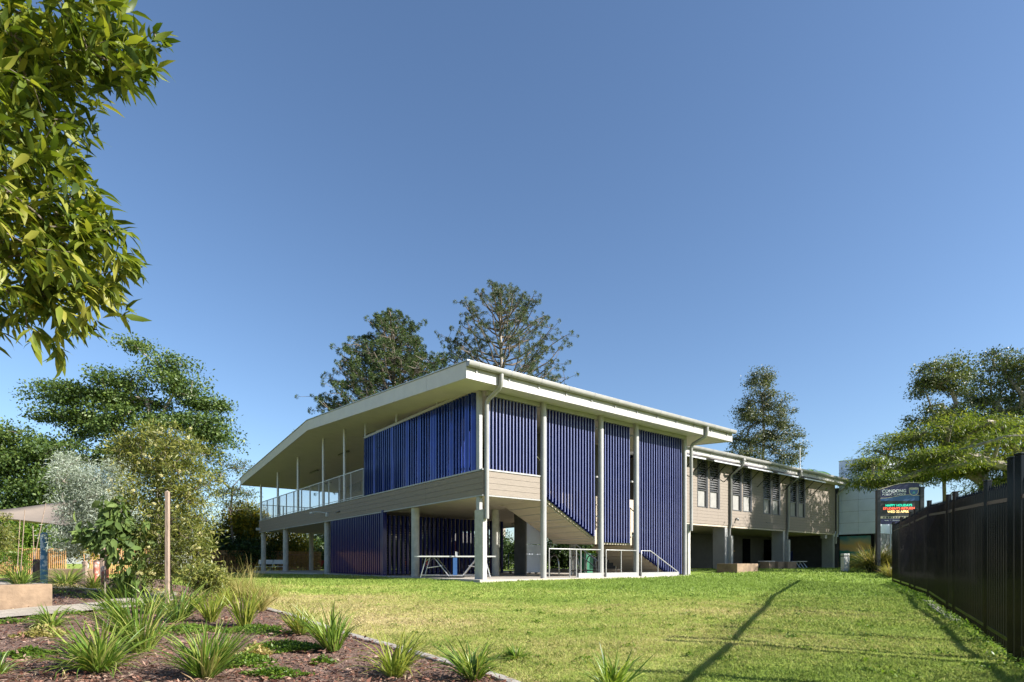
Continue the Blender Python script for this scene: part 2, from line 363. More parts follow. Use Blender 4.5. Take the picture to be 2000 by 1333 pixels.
# roof: gable with the ridge along x
SL = .08; RB = 13.45; A0, A1, BE0, BE1 = -1.1, 12.9, -.75, 27.65
def und(b): return 5.90+SL*((b-BE0) if b < RB else (RB-BE0)-(b-RB))
def prof(d0, d1, b0=BE0, b1=BE1):
    return [(b0, und(b0)+d0), (RB, und(RB)+d0), (b1, und(b1)+d0), (b1, und(b1)+d1), (RB, und(RB)+d1), (b0, und(b0)+d1)]
MB().prism(prof(0, .035, BE0+.02, BE1-.02), 'x', A0+.02, A1-.02).build('soffit', M['soffit'], B1)
MB().prism(prof(.47, .50, BE0-.10, BE1+.1), 'x', A0-.03, A1+.03).build('roof', M['roof'], B1)
for x0, x1 in ((A0, A0+.02), (A1-.02, A1)):
    mb = MB()
    cuts = [BE0, 1.6, 4.0, 6.4, 8.8, 11.2, RB, 15.9, 18.3, 20.7, 23.1, 25.5, BE1]
    for i in range(len(cuts)-1):
        b0, b1 = cuts[i]+.004, cuts[i+1]-.004
        mb.prism([(b0, und(b0)-.02), (b1, und(b1)-.02), (b1, und(b1)+.46), (b0, und(b0)+.46)], 'x', x0, x1)
    mb.build('gable_fascia', M['fascia'], B1)
for bb0, bb1 in ((BE0, BE0+.02), (BE1-.02, BE1)):
    mb = MB(); cuts = np.arange(A0+.022, A1, 2.33); cuts = list(cuts[:6])+[A1-.022]
    for i in range(len(cuts)-1): mb.box(cuts[i]+.004, cuts[i+1]-.004, bb0, bb1, 5.88, 6.35)
    mb.build('eave_fascia', M['fascia_white'], B1)
# roof ribs over the eave
mb = MB()
for a in np.arange(A0+.1, A1, .2):
    mb.prism([(BE0+.3, und(BE0+.3)+.49), (RB, und(RB)+.49), (RB, und(RB)+.525), (BE0+.4, und(BE0+.4)+.525), (BE0+.3, und(BE0+.3)+.500)], 'x', a, a+.03)
mb.build('roof_rib', M['roof'], B1)
DG = 1.45
def gutter(parent, a0, a1, b, z, r=.10):
    # half-round gutter on the fascia, open at the top, hung on straps
    mb = MB(); n = 10; vs = []
    prf = [(b-r+r*math.cos(math.pi*k/n), z-r*math.sin(math.pi*k/n)**.6*DG) for k in range(n+1)]
    prf2 = [(b-r+(r-.008)*math.cos(math.pi*k/n), z-(r-.008)*math.sin(math.pi*k/n)**.6*DG) for k in range(n+1)]
    poly = prf+prf2[::-1]
    mb.prism(poly, 'x', a0, a1)
    for xx in (a0, a1-.006): mb.prism(prf2, 'x', xx+.001, xx+.005)
    g = mb.build('gutter', M['gutter'], parent, smooth=True)
    a = a0+.35
    while a < a1:
        st = MB(); rr = r+.006
        st.prism([(b-r+rr*math.cos(math.pi*k/n), z-rr*math.sin(math.pi*k/n)**.6*DG) for k in range(n+1)]+[(b-r+(rr-.004)*math.cos(math.pi*k/n), z-(rr-.004)*math.sin(math.pi*k/n)**.6*DG) for k in range(n, -1, -1)], 'x', a, a+.025)
        st.box(a-.012, a+.037, b-.03, b-.001, z-r*DG-.10, z-.02)
        st.build('gutter_strap', M['gutter'], g); a += 1.2
    return g
gutter(B1, A0-.02, A1+.02, BE0-.002, 6.345)
gutter(B1, A0-.02, A1+.02, BE1+.17, 6.345)
# columns
def column(parent, a, b, z0, z1, r, m):
    return MB().tube([(a, b, z0), (a, b, z1)], r, 20).build('column', m, parent, smooth=True)
for a in (2.47, 5.27, 7.26): column(B1, a, -.04, -.02, und(-.04)-.001, .105, M['white'])
for b in (4.8, 14.3, 21.6, 26.8): column(B1, .2, b, -.1, 2.615, .155, M['concrete'])
for a, b in ((3.45, 4.05), (8.2, 4.5), (3.4, 14.3), (8.2, 14.3), (8.2, 21.6), (8.2, 26.6), (3.4, 21.6), (3.4, 26.6)): column(B1, a, b, -.01, 2.68, .15, M['concrete'])
for b in (11.6, 14.5, 18.7, 22.8, 26.9): column(B1, .06, b, 3.47, und(b), .068, M['steel'])
for b in (2.9, 6.1, 9.15): MB().box(.03, .10, b-.035, b+.035, 6.12, und(b)).build('bracket_post', M['steel'], B1)
# corner columns with boxed bases and downpipes
def corner_set(a, b, top, boxtop, wd=.16):
    MB().box(a, a+wd, b+.0, b+.46, -.35, boxtop).build('column_base', M['concrete'], B1, bevel=.008)
    MB().box(a+.02, a+wd-.02, b+.22, b+.40, boxtop, und(0)+.0).build('column', M['white'], B1, bevel=.006)
    g = BE0-.09
    pts = [(a+.10, g, 6.27), (a+.10, g, 6.0), (a+.10, g+.03, 5.90), (a+.10, g+.10, 5.82), (a+.10, b-.18, 5.62), (a+.10, b-.1, 5.54), (a+.10, b-.075, 5.44), (a+.10, b-.075, 3.0), (a+.10, b-.075, 1.9)]
    MB().tube(pts, .07, 16).build('downpipe', M['gutter'], B1, smooth=True)
corner_set(0.0, 0.0, 6, 2.2)
corner_set(10.72, 0.0, 6, 2.2)
MB().tube([(10.6, 0.1, 0), (10.6, .1, und(.1))], .09, 16).build('column', M['white'], B1, smooth=True)
# fin screens
def fins_x(a0, a1, step, b, dep, th, top, botf, parent, name='fin_screen', yaw=0.):
    mb = MB(); eb = MB(); a = a0
    while a < a1-.01:
        zb = botf(a+th/2); dx = dep*math.sin(yaw); 
        p = [(a, b-dep/2), (a+th, b-dep/2), (a+th+dx, b+dep/2), (a+dx, b+dep/2)]
        mb.prism([(q[0], q[1]) for q in p], 'z', zb, top); eb.box(a, a+th-.004, b-dep/2-.006, b-dep/2-.0005, zb, top); a += step
    o = mb.build(name, M['fin'], parent); eb.build('fin_lit_strip', M['fin_edge_lit'], o)  # added front strips carry the painted sunlit tone
    return o
fins_x(.27, 2.30, .138, .10, .10, .042, 5.80, lambda a: 3.475, B1)
fins_x(2.66, 5.08, .146, .10, .10, .042, 5.80, lambda a: 2.80-(a-2.66)*.545, B1)
fins_x(5.44, 7.10, .15, .10, .10, .042, 5.80, lambda a: 1.29, B1)
fins_x(7.42, 10.42, .15, .10, .10, .042, 5.80, lambda a: max(.06, 1.02-(a-7.42)*.47), B1)
mb = MB(); mb.prism([(2.66, 2.81), (5.1, 1.48), (5.1, 1.66), (2.66, 2.99)], 'y', .17, .185); mb.box(5.44, 7.1, .17, .185, 1.295, 1.45); mb.prism([(7.42, 1.03), (9.45, .08), (10.44, .08), (10.44, .2), (9.5, .2), (7.42, 1.17)], 'y', .17, .185)
mb.build('fin_gap_mask', M['fin'], B1)  # added navy bars, hide the sunlit stair between the fin feet
mb = MB(); mb.box(.2, 10.6, .02, .16, 5.805, 5.95); mb.box(.2, 2.35, .17, .2, 3.6, 3.66)
mb.box(2.62, 10.5, .17, .2, 3.7, 3.76); mb.box(2.62, 10.5, .17, .2, 5.5, 5.56); mb.box(5.4, 7.2, .17, .2, 1.5, 1.56); mb.box(8.0, 10.5, .17, .2, .8, .86); mb.build('fin_rail', M['white'], B1)
# left side upper screen
mb = MB(); b = .62; k = 0
while b < 9.2:
    ang = rnd.choice((0, 0, .1, -.15, .3, .55, .8, -.3, 0)); dx = .075*math.cos(ang); dy = -.075*math.sin(ang)
    mb.prism([(-.0+.09-dx, b-dy), (.09-dx+.0, b-dy+.045), (.09+dx, b+dy+.045), (.09+dx, b+dy)], 'z', 3.475, 6.0+.02*b/9); b += .19
mb.build('fin_screen', M['fin_gable_lit'], B1)
mb = MB(); mb.box(.04, .13, .45, 9.3, 6.025, 6.12); mb.box(.175, .2, .5, 9.3, 3.7, 3.76); mb.build('fin_rail', M['white'], B1)
# lower blue store: glossy fins on two sides and a dark core
mb = MB(); b = 7.36
while b < 13.15: mb.box(-.03, .05, b, b+.10, .03, 2.60); b += .205
mb.box(.052, .07, 7.3, 13.2, .03, 2.62); mb.build('fin_screen', M['fin'], B1)
MB().box(-.05, .12, 7.12, 7.30, -.02, 2.70).build('screen_post', M['fin'], B1)
mb = MB(); a = .3
while a < 6.3:
    mb.box(a, a+.09, 7.30, 7.42, .04, 2.52+.0*a); a += .21
mb.build('fin_screen', M['fin'], B1)
# slatted rear screen of the store, light shows between its boards
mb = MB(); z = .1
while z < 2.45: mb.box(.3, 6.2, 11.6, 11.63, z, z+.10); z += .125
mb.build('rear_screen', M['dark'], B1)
# upper rooms
mb = MB(); mb.box(5.6, 10.9, 9.2, 26.9, 3.42, und(9.2)-.3)
wl = mb.build('room_wall', M['olive'], B1)
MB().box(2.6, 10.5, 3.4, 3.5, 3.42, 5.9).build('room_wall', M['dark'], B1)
for b0, b1 in ((22.9, 24.9), (18.5, 21.5)): MB().box(5.55, 5.598, b0, b1, 5.55, 6.15).build('high_window', M['frame'], B1)
mb = MB(); mb.box(5.5, 5.62, 26.75, 26.95, 3.42, 6.0); mb.build('door_frame', M['frame'], B1)
# balcony rail
def balustrade(p0, p1, z0, z1, parent, post=1.45, bal=.115):
    p0 = Vector(p0); p1 = Vector(p1); L = (p1-p0).length; d = (p1-p0)/L; mb = MB()
    mb.bar(p0+Vector((0,0,z1)), p1+Vector((0,0,z1)), .05, .04); mb.bar(p0+Vector((0,0,z0+.08)), p1+Vector((0,0,z0+.08)), .03, .03)
    s_ = 0
    while s_ <= L+.01:
        q = p0+d*min(s_, L); mb.bar(q+Vector((0,0,z0)), q+Vector((0,0,z1-.02)), .03, .06); s_ += post
    r_ = mb.build('balustrade', M['steel'], parent)
    ib = MB(); s_ = bal
    while s_ < L:
        q = p0+d*s_; ib.bar(q+Vector((0,0,z0+.095)), q+Vector((0,0,z1-.02)), .009, .009); s_ += bal
    ib.build('baluster', M['steel'], r_)
    return r_
balustrade((.06, 9.35, 0), (.06, 26.8, 0), 3.47, 4.72, B1)
balustrade((.1, 26.9, 0), (5.4, 26.9, 0), 3.47, 4.55, B1)
# soffit lights and wall lamps
for a, b in ((1.9, 21.5), (1.9, 16.5), (1.3, 11.5), (3.8, 24.5), (4.0, 17)):
    z = und(b)-.09
    f = MB().box(a-.06, a+.06, b-.75, b+.75, z, z+.05).build('linear_light', M['frame'], B1)
    MB().box(a-.045, a+.045, b-.72, b+.72, z-.025, z-.001).build('diffuser', M['white'], f)
for b in (13.6,):
    mb = MB(); mb.box(-.12, -.021, b-.08, b+.08, 2.86, 3.06); mb.tube([(-.1, b, 3.02), (-.3, b+.3, 3.1), (-.5, b+.75, 3.12)], .02, 8)
    mb.box(-.60, -.42, b+.7, b+1.05, 3.05, 3.12); mb.build('wall_lamp', M['steel'], B1)
MB().box(-.09, -.021, 12.0, 12.45, 2.98, 3.01).build('vent_slot', M['frame'], B1)
mb = MB(); mb.box(-.25, -.021, 26.75, 27.0, 2.78, 2.95); mb.build('wall_lamp', M['steel'], B1)
for a, b in ((4.4, 9.5), (4.2, 12.8), (8.6, 9.0)):
    MB().box(a-.05, a+.05, b-.6, b+.6, 2.60, 2.66).build('linear_light', M['white'], B1)
# stair: two flights and a landing, folded plate seen from below
def flight(a0, z0, a1, z1, n, b0, b1):
    mb = MB(); da = (a1-a0)/n; dz = (z1-z0)/n; sg = .06
    for k in range(n):
        x = a0+k*da; z = z0+k*dz
        mb.box(x, x+da+.03, b0, b1, z+dz-.05, z+dz); mb.box(x-.02, x+.02, b0, b1, z+dz-.26, z-.003)
    return mb
fl = flight(2.1, 3.40, 5.2, 1.75, 10, .28, 2.45).build('stair_flight', M['soffit_low'], B1)
def stringer(a0, z0, a1, z1, b, parent, drop=.34, up=.06):
    mb = MB(); mb.prism([(a0, z0-drop), (a1, z1-drop), (a1, z1+up), (a0, z0+up)], 'y', b, b+.05); return mb.build('stringer', M['soffit_low'], parent)
stringer(2.2, 3.3, 5.2, 1.72, .22, fl); stringer(2.2, 3.3, 5.2, 1.72, 2.45, fl)
mb = MB(); mb.prism([(2.3, 2.84), (5.2, 1.36), (5.2, 1.40), (2.3, 2.88)], 'y', .28, 2.44); mb.build('stair_soffit', M['soffit_low'], fl)
mb = MB()
for k in range(7):
    a = 2.5+k*.42; z = 2.84-(a-2.3)*.51; mb.box(a, a+.03, .28, 2.44, z-.02, z+.01)
mb.build('soffit_joint', M['fascia_white'], fl)
mb = MB(); mb.box(5.2, 7.35, .22, 2.5, 1.58, 1.75); mb.box(5.2, 7.35, .22, .27, 1.22, 1.58); mb.box(5.2, 7.35, 2.5, 2.55, 1.30, 1.9); mb.box(5.17, 5.2, .22, 2.5, 1.32, 1.75); mb.box(5.2, 7.35, .27, 2.5, 1.30, 1.34)
mb.build('landing', M['soffit_low'], B1)
fl2 = flight(7.35, 1.75, 10.3, 0, 10, .28, 2.45).build('stair_flight', M['soffit_low'], B1)
stringer(7.35, 1.72, 10.3, .1, 2.45, fl2)
mb = MB()
for k in range(9):
    z0 = 1.22-k*.135; a = 7.35+k*.27; mb.box(a, a+.02, .28, 2.44, z0-.135, z0+.01); mb.box(a, a+.27, .28, 2.44, z0-.145, z0-.13)
mb.build('stair_soffit', M['soffit_low'], fl2)
mb = MB()
for b in (.3, 2.4):
    mb.tube([(2.3, b, 4.25), (5.2, b, 2.7), (7.3, b, 2.7), (10.3, b, .95)], .022, 8)
    for a, z in ((3.2, 2.8), (4.2, 2.3), (5.3, 1.75), (6.3, 1.75), (7.3, 1.75), (8.3, 1.15), (9.3, .6)): mb.tube([(a, b, z), (a, b, z+.95)], .015, 6)
mb.build('handrail', M['stainless'], B1)
# low rail and upstand in front
def rail_run(pts, posts, z0=.0):
    mb = MB(); mb.tube(pts, .022, 8)
    for a, b, z in posts: mb.tube([(a, b, z0), (a, b, z)], .020, 8)
    return mb
mb = rail_run([(2.62, -.16, .02), (2.62, -.16, 1.0), (5.12, -.16, 1.0), (5.12, -.16, .02)], [(3.9, -.16, 1.0), (4.02, .3, 1.0), (4.12, -.16, 1.0)])
mb.tube([(5.42, -.16, .02), (5.42, -.16, 1.0), (7.12, -.16, 1.0), (7.12, -.16, .02)], .022, 8); mb.tube([(6.25, -.16, 0), (6.25, -.16, 1.0)], .02, 8)
mb.tube([(7.42, -.16, .02), (7.42, -.16, 1.0), (7.98, -.16, 1.0), (9.75, -.16, .16), (9.75, -.16, .0)], .022, 8); mb.tube([(8.45, -.16, 0), (8.45, -.16, .77)], .02, 8)
mb.build('low_railing', M['white'], B1, smooth=True)
mb = MB(); mb.box(3.98, 5.15, -.2, -.1, -.1, .16); mb.box(5.4, 7.15, -.2, -.1, -.1, .16); mb.box(7.4, 9.78, -.2, -.1, -.1, .15); mb.build('ramp_kerb', M['white'], B1)
mb = MB(); mb.tube([(5.9, 2.9, 1.75), (6.1, 2.9, 1.7), (8.3, 2.9, .55), (8.45, 2.9, .25), (8.3, 2.9, .2), (6.4, 2.9, .2)], .028, 8)
mb.tube([(6.2, 2.9, 1.15), (6.6, 2.9, 1.1), (8.1, 2.9, .32)], .022, 8)
for a in (6.6, 7.4, 8.1): mb.tube([(a, 2.9, 0), (a, 2.9, 1.66-(a-6)*.5)], .018, 6)
mb.build('guard_rail', M['alu'], B1, smooth=True)
MB().box(5.3, 10.4, 2.555, 2.59, 1.92, 3.41).build('stair_sun_block', M['soffit_low'], B1)  # added strip, keeps sun stripes off the service door
# doors and panels in the undercroft
MB().box(4.95, 5.0, 4.0, 4.75, 0.0, 2.66).build('dark_panel', M['dark'], B1)
mb = MB(); mb.box(5.05, 5.9, 4.0, 4.04, .12, 1.3); mb.box(5.05, 5.9, 4.0, 4.04, 1.33, 2.6)
pn = mb.build('service_door', M['cloud'], B1); MB().box(5.01, 5.045, 3.99, 4.05, 0, 2.66).build('door_frame', M['white'], pn)
# rear wall of rooms under the pavilion and brick pier
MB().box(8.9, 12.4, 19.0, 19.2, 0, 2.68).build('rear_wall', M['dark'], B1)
mb = MB(); mb.prism([(6.6, 0), (7.25, 0), (7.2, 1.75), (6.75, 1.75)], 'y', 13.0, 13.4); mb.build('brick_pier', M['brick'], B1)
MB().box(7.27, 7.35, 13.0, 13.4, 0, 1.8).build('pier_trim', M['white'], B1)

# ------------------------------------------------------------ classroom wing
WG = tag(empty('classroom_wing', P0, BR), 'long raised classroom wing with beige boards, paired windows and sloping sun awnings', 'school building')
WB = 3.0; WA0, WA1 = 13.3, 32.35; WZ0, WZ1 = 2.62, 6.12
win = [(15.82, 16.62), (16.95, 17.75), (19.17, 19.97), (20.27, 21.07), (22.52, 23.32), (23.6, 24.4), (25.82, 26.62), (26.9, 27.7)]
ZW0, ZW1 = 3.48, 6.0
mb = MB(); cur = WA0
cuts = []
for a0, a1 in win: cuts.append((cur, a0)); cur = a1
cuts.append((cur, WA1))
jn = [15.2, 18.7, 22.3, 25.4, 28.6, 30.6]
for a0, a1 in cuts: boards_x(mb, a0, a1, ZW0, ZW1, WB+.02, .02, 16, joints=jn)
boards_x(mb, WA0, WA1, WZ0, ZW0, WB+.02, .02, 5, joints=jn+[15.82, 17.75]); boards_x(mb, WA0, WA1, ZW1, 6.12, WB+.02, .02, 1)
mb.build('board_wall', M['board'], WG)
mb = MB()
for a0, a1 in cuts: mb.box(a0-.0, a1+.0, WB+.022, WB+.12, ZW0-.0, ZW1)
mb.box(WA0, WA1, WB+.022, WB+.12, WZ0, ZW0-.001); mb.box(WA0, WA1, WB+.022, WB+.12, ZW1+.001, 6.12)
mb.box(WA1-.1, WA1, WB+.121, 11.9, WZ0, 6.12); mb.box(WA0, WA0+.1, WB+.121, 11.9, WZ0, 6.12); mb.box(WA0, WA1, 11.9, 12, WZ0, 6.12)
mb.build('wall_core', M['backing'], WG)
MB().box(WA0+.01, WA1-.01, WB+.03, 11.9, 2.52, 2.61).build('wing_floor', M['soffit_low'], WG)
MB().box(WA0-.1, WA1+.5, WB-.6, 12.1, -.3, .17).build('floor_slab', M['slab'], WG)
for a0, a1 in win:
    mb = MB(); y0, y1 = WB-.01, WB+.09
    mb.box(a0, a0+.05, y0, y1, ZW0, ZW1); mb.box(a1-.05, a1, y0, y1, ZW0, ZW1); mb.box(a0+.05, a1-.05, y0, y1, ZW0, ZW0+.05); mb.box(a0+.05, a1-.05, y0, y1, ZW1-.05, ZW1); mb.box(a0+.05, a1-.05, y0, y1, 4.38, 4.44)
    mb.box(a1, a1+.14, y0-.02, y0+.035, ZW0, ZW1)
    fr = mb.build('window', M['frame'], WG)
    MB().box(a0+.05, a1-.05, WB+.05, WB+.06, ZW0+.05, 4.38).build('blind', M['blind'], fr)
    mb = MB(); z = 4.5
    while z < 5.9:
        mb.prism([(WB-.03, z), (WB-.022, z-.004), (WB+.075, z+.075), (WB+.067, z+.08)], 'x', a0+.055, a1-.055); z += .13
    mb.build('louvre_blades', M['alu'], fr)
    MB().box(a0+.05, a1-.05, WB+.085, WB+.095, 4.44, ZW1-.05).build('dark_pane', M['glass'], fr)
for (a0, a1) in ((13.4, 15.2), (15.95, 18.4), (19.2, 21.9), (22.45, 25.0), (25.75, 28.7)):
    mb = MB(); mb.prism([(WB-.02, 6.04), (WB-.9, 5.78), (WB-.9, 5.81), (WB-.02, 6.07)], 'x', a0, a1)
    mb.box(a0-.01, a1+.01, WB-.93, WB-.9, 5.76, 5.83)
    aw = mb.build('awning', M['steel'], WG)
    for a in (a0+.08, (a0+a1)/2, a1-.08):
        MB().bar((a, WB-.02, 5.02), (a, WB-.86, 5.76), .035, .035).build('awning_strut', M['black'], aw)
# wing roof
MB().prism([(WB-.72, 6.02), (8.0, 6.44), (12.6, 6.05), (12.6, 6.42), (8.0, 6.80), (WB-.72, 6.38)], 'x', WA0-.2, WA1+.35).build('roof', M['roof'], WG)
mb = MB(); mb.box(WA0-.2, WA1+.35, WB-.745, WB-.722, 6.0, 6.34); mb.build('eave_fascia', M['fascia_white'], WG)
gutter(WG, WA0-.2, WA1+.4, WB-.747, 6.36)
MB().prism([(WB-.72, 5.985), (WB-.03, 6.02), (WB-.03, 6.12), (WB-.72, 6.015)], 'x', WA0-.2, WA1+.35).build('soffit', M['soffit'], WG)
for a, zt in ((18.75, 2.25), (25.3, 2.2), (32.35, 2.5)):
    MB().box(a-.25, a+.05, WB+.05, WB+.8, .1, 2.52).build('column', M['white'], WG, bevel=.008)
    if a < 30: MB().box(a+.052, a+.25, WB-.15, WB+.45, .0, zt-.2).build('pipe_casing', M['concrete'], WG, bevel=.006)
    g = WB-.84
    mb = MB().tube([(a+.12, g, 6.26), (a+.12, g, 6.0), (a+.12, g+.1, 5.85), (a+.12, WB-.2, 5.5), (a+.12, WB-.09, 5.35), (a+.12, WB-.09, 2.7), (a+.14, WB+.0, 2.45), (a+.14, WB+.02, 1.9)], .07, 12)
    mb.box(a+.02, a+.22, g-.09, g+.09, 6.14, 6.32); mb.build('downpipe', M['gutter'], WG, smooth=True)
# undercroft rooms
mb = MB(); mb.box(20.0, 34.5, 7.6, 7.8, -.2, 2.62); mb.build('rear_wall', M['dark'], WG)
MB().box(33.03, 33.2, 3.04, 9.0, -.2, 5.9).build('sky_gap_block', M['dark'], WG)  # added dark wall, shuts out the bright sky gap under the wing
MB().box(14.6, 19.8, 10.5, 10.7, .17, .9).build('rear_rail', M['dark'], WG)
mb = MB(); mb.box(24.6, 26.8, 7.35, 7.595, 1.35, 1.41); mb.build('counter', M['wood_counter'], WG)
for a in (28.2, 31.2):
    MB().box(a, a+1.0, 7.55, 7.598, .2, 2.3).build('door', M['black'], WG)
for a in (20.5, 27.5): MB().box(a, a+1.4, 5.0, 5.1, 2.44, 2.51).build('linear_light', M['white'], WG)
mb = MB(); mb.box(31.0, 31.3, 3.1, 3.4, 2.25, 2.5); mb.build('flood_light', M['white'], WG)
mb = MB(); mb.box(19.5, 19.62, 2.88, 2.98, 3.0, 3.08); mb.box(19.5, 19.55, 2.78, 2.9, 2.92, 3.0); mb.build('security_camera', M['white'], WG)
MB().box(22.9, 23.5, 2.97, 2.998, 2.95, 2.98).build('vent_slot', M['frame'], WG)

# ------------------------------------------------------------ panelled end building
TW = tag(empty('panelled_building', P0, BR), 'tall flat-roofed building clad in pale blue-grey panels with a mural at its foot', 'school building')
mb = MB(); rows_ = [2.55, 3.35, 4.15, 4.95, 5.75, 6.55, 7.15, 7.75]
for i in range(len(rows_)-1):
    for b0, b1 in ((3.02, 1.75), (1.75, .42)):
        mb.box(33.0, 33.02, b1+.006, b0-.006, rows_[i]+.006, rows_[i+1]-.006)
    for a0, a1 in ((33.0, 35.4), (35.4, 37.8), (37.8, 40)): mb.box(a0+.026, a1, .40, .42, rows_[i]+.006, rows_[i+1]-.006)
mb.box(33.0, 33.02, .43, .6, -.2, 2.5)
mb.build('wall_panel', M['cloud'], TW)
MB().box(33.022, 40, .422, 3.0, -.2, 7.75).build('wall_core', M['backing'], TW)
MB().box(32.96, 40.1, .36, 3.04, 7.752, 7.80).build('parapet_cap', M['cloud'], TW)
MB().box(32.3, 33.0, 3.05, 3.3, 2.4, 2.8).build('link_beam', M['cloud'], TW)
MB().box(33.03, 40, .40, .42, -.2, 2.54).build('base_wall', mat('base_shade_grey', (.30,.30,.31), .8, c2=(.16,.16,.17), scale=3), TW)  # white wall's colour greyed and mottled in place of shade
# mural: bands of evening sky, hills, grass
m, t, p = new_mat('mural_paint'); nd = t.nodes; lk = t.links
tc = nd.new('ShaderNodeTexCoord'); sp = nd.new('ShaderNodeSeparateXYZ'); lk.new(tc.outputs['Object'], sp.inputs[0])
nz = nd.new('ShaderNodeTexNoise'); nz.inputs['Scale'].default_value = 1.6; nz.inputs['Detail'].default_value = 3; lk.new(tc.outputs['Object'], nz.inputs[0])
ma = nd.new('ShaderNodeMath'); ma.operation = 'MULTIPLY_ADD'; ma.inputs[1].default_value = .9; lk.new(nz.outputs[0], ma.inputs[0]); lk.new(sp.outputs[2], ma.inputs[2])
mr = nd.new('ShaderNodeMapRange'); mr.inputs[1].default_value = .45; mr.inputs[2].default_value = 2.9; lk.new(ma.outputs[0], mr.inputs[0])
r = nd.new('ShaderNodeValToRGB'); e = r.color_ramp.elements; r.color_ramp.interpolation = 'EASE'
e[0].position = 0; e[0].color = (.03,.06,.02,1); e[1].position = 1; e[1].color = (.05,.18,.20,1)
for pos, c in ((.25,(.03,.14,.04,1)),(.42,(.03,.12,.03,1)),(.46,(.02,.16,.10,1)),(.56,(.04,.20,.18,1)),(.60,(.45,.28,.14,1)),(.72,(.50,.30,.10,1)),(.82,(.30,.28,.16,1))):
    x = e.new(pos); x.color = c
lk.new(mr.outputs[0], r.inputs[0]); lk.new(r.outputs[0], p.inputs['Base Color']); p.inputs['Roughness'].default_value = .6; M['mural'] = m
mu = MB().box(32.97, 32.998, .95, 2.95, .35, 2.42).build('mural', m, TW)
mb = MB(); mb.box(32.94, 33.0, .78, .95, .1, 2.5); mb.box(32.94, 33.0, .951, 3.0, 2.421, 2.5); mb.build('mural_frame', M['black'], TW)

# ------------------------------------------------------------ metal fence
FX = lambda Y: .571*Y+2.06
FD = Vector((.571, 1, 0)).normalized(); FN = Vector((FD.y, -FD.x, 0))
FE = tag(empty('metal_fence', (FX(6.3), 6.3, g1(FX(6.3), 6.3))), 'tall black tubular steel security fence running away along the right side of the lawn', 'fence')
fp_u = [1745, 1761, 1779, 1788.5, 1815, 1853, 1866, 1929, 1980, 1995]
FY = [2.06/((u-1000)/1100.-.571) for u in fp_u]+[4.6, 3.4]
def frel(p): return Vector(p)-Vector(FE.location)
def fence_pt(Y, z): return Vector((FX(Y), Y, g1(FX(Y), Y)+z))
for i, Y in enumerate(FY):
    p = frel(fence_pt(Y, 0)); hh = 2.15 if i < 8 else 2.32; wd = .065 if i < 8 else .085
    if i in (8,): wd = .085
    pm = MB(); pm.bar(p+Vector((0,0,-.25)), p+Vector((0,0,hh)), wd, wd)
    po = pm.build('post', M['black'], FE, bevel=.004)
    MB().bar(p+Vector((0,0,hh+.001)), p+Vector((0,0,hh+.022)), wd*1.12, wd*1.12).build('post_cap', M['black'], po, bevel=.005)
for i in range(len(FY)-1):
    Ya, Yb = FY[i], FY[i+1]
    if i == 8: continue
    pa_, pb_ = fence_pt(Ya, 0), fence_pt(Yb, 0); L = (pb_-pa_).length; d = (pb_-pa_)/L; mb = MB()
    for z in (.22, 1.86):
        mb.bar(frel(pa_+d*.04+Vector((0,0,z))), frel(pb_-d*.04+Vector((0,0,z))), .04, .045)
    n = max(2, int(L/.112)); 
    for k in range(1, n):
        q = frel(pa_+d*L*k/n); q0 = q+Vector((0,0,.07)); q1 = q+Vector((0,0,2.02)); mb.bar(q0, q1, .025, .025)
        t_ = q+Vector((0,0,2.10)); a = FD*.013; b = FN*.013; c = q1
        mb.add([c-a-b, c+a-b, c+a+b, c-a+b, t_], [(0,1,4),(1,2,4),(2,3,4),(3,0,4)])
    mb.build('fence_panel', M['black'], FE)
# mowing strip stones near the fence foot
MB().bar(fence_pt(9.2, .0), fence_pt(12.2, .0), .22, .05).build('fence_footing', M['edging'], None)
fo = bpy.data.objects['fence_footing']; tag(fo, kind='structure')

# ------------------------------------------------------------ school sign
SY = 24.2; sc = SY/1100.
SG = tag(empty('school_sign', (atpx(1757, 1101, SY).x, SY, g1(18, 24)), math.radians(-9)), 'blue and black electronic school sign with arched top, reading CONDONG PUBLIC SCHOOL', 'sign')
def sx_(px): return (px-1757)*sc*1.0
def sz_(py): return .5+(1101-py)*sc-SG.location.z
HT = lambda px: 956-9*math.sin(math.pi*min(1, max(0, (px-1722)/95.)))*1.0-(4*(px-1722)/70.)
M['sign_navy'] = mat('sign_navy', (.014,.016,.075), .45, c2=(.012,.014,.065), scale=3)
M['sign_blue'] = mat('sign_blue', (.035,.10,.26), .45, c2=(.03,.09,.23), scale=3)
M['sign_dark'] = mat('sign_screen', (.02,.02,.022), .5, c2=(.024,.024,.026), scale=3)
M['sign_frame'] = mat('sign_frame', (.008,.009,.014), .4, c2=(.01,.011,.016), scale=5)
M['lettering'] = mat('lettering_white', (.62,.64,.68), .6, c2=(.58,.6,.64), scale=5)
M['cream'] = mat('sign_cream', (.5,.45,.32), .6, c2=(.45,.4,.28), scale=5)
def emis(name, c, s):
    m, t, p = new_mat(name); p.inputs['Base Color'].default_value = c4(c); p.inputs['Emission Color'].default_value = c4(c); p.inputs['Emission Strength'].default_value = s; return m
M['led_g'] = emis('led_green', (.02,.45,.28), .9); M['led_r'] = emis('led_red', (.75,.10,.05), .9); M['led_y'] = emis('led_amber', (.8,.55,.22), .9)
post = MB(); post.box(sx_(1715), sx_(1721.5), -.09, .09, -.4, sz_(957)); post.build('post', M['sign_frame'], SG, bevel=.01)
post = MB(); post.box(sx_(1791.5), sx_(1799), -.09, .09, -.4, sz_(952)); post.build('post', M['sign_frame'], SG, bevel=.01)
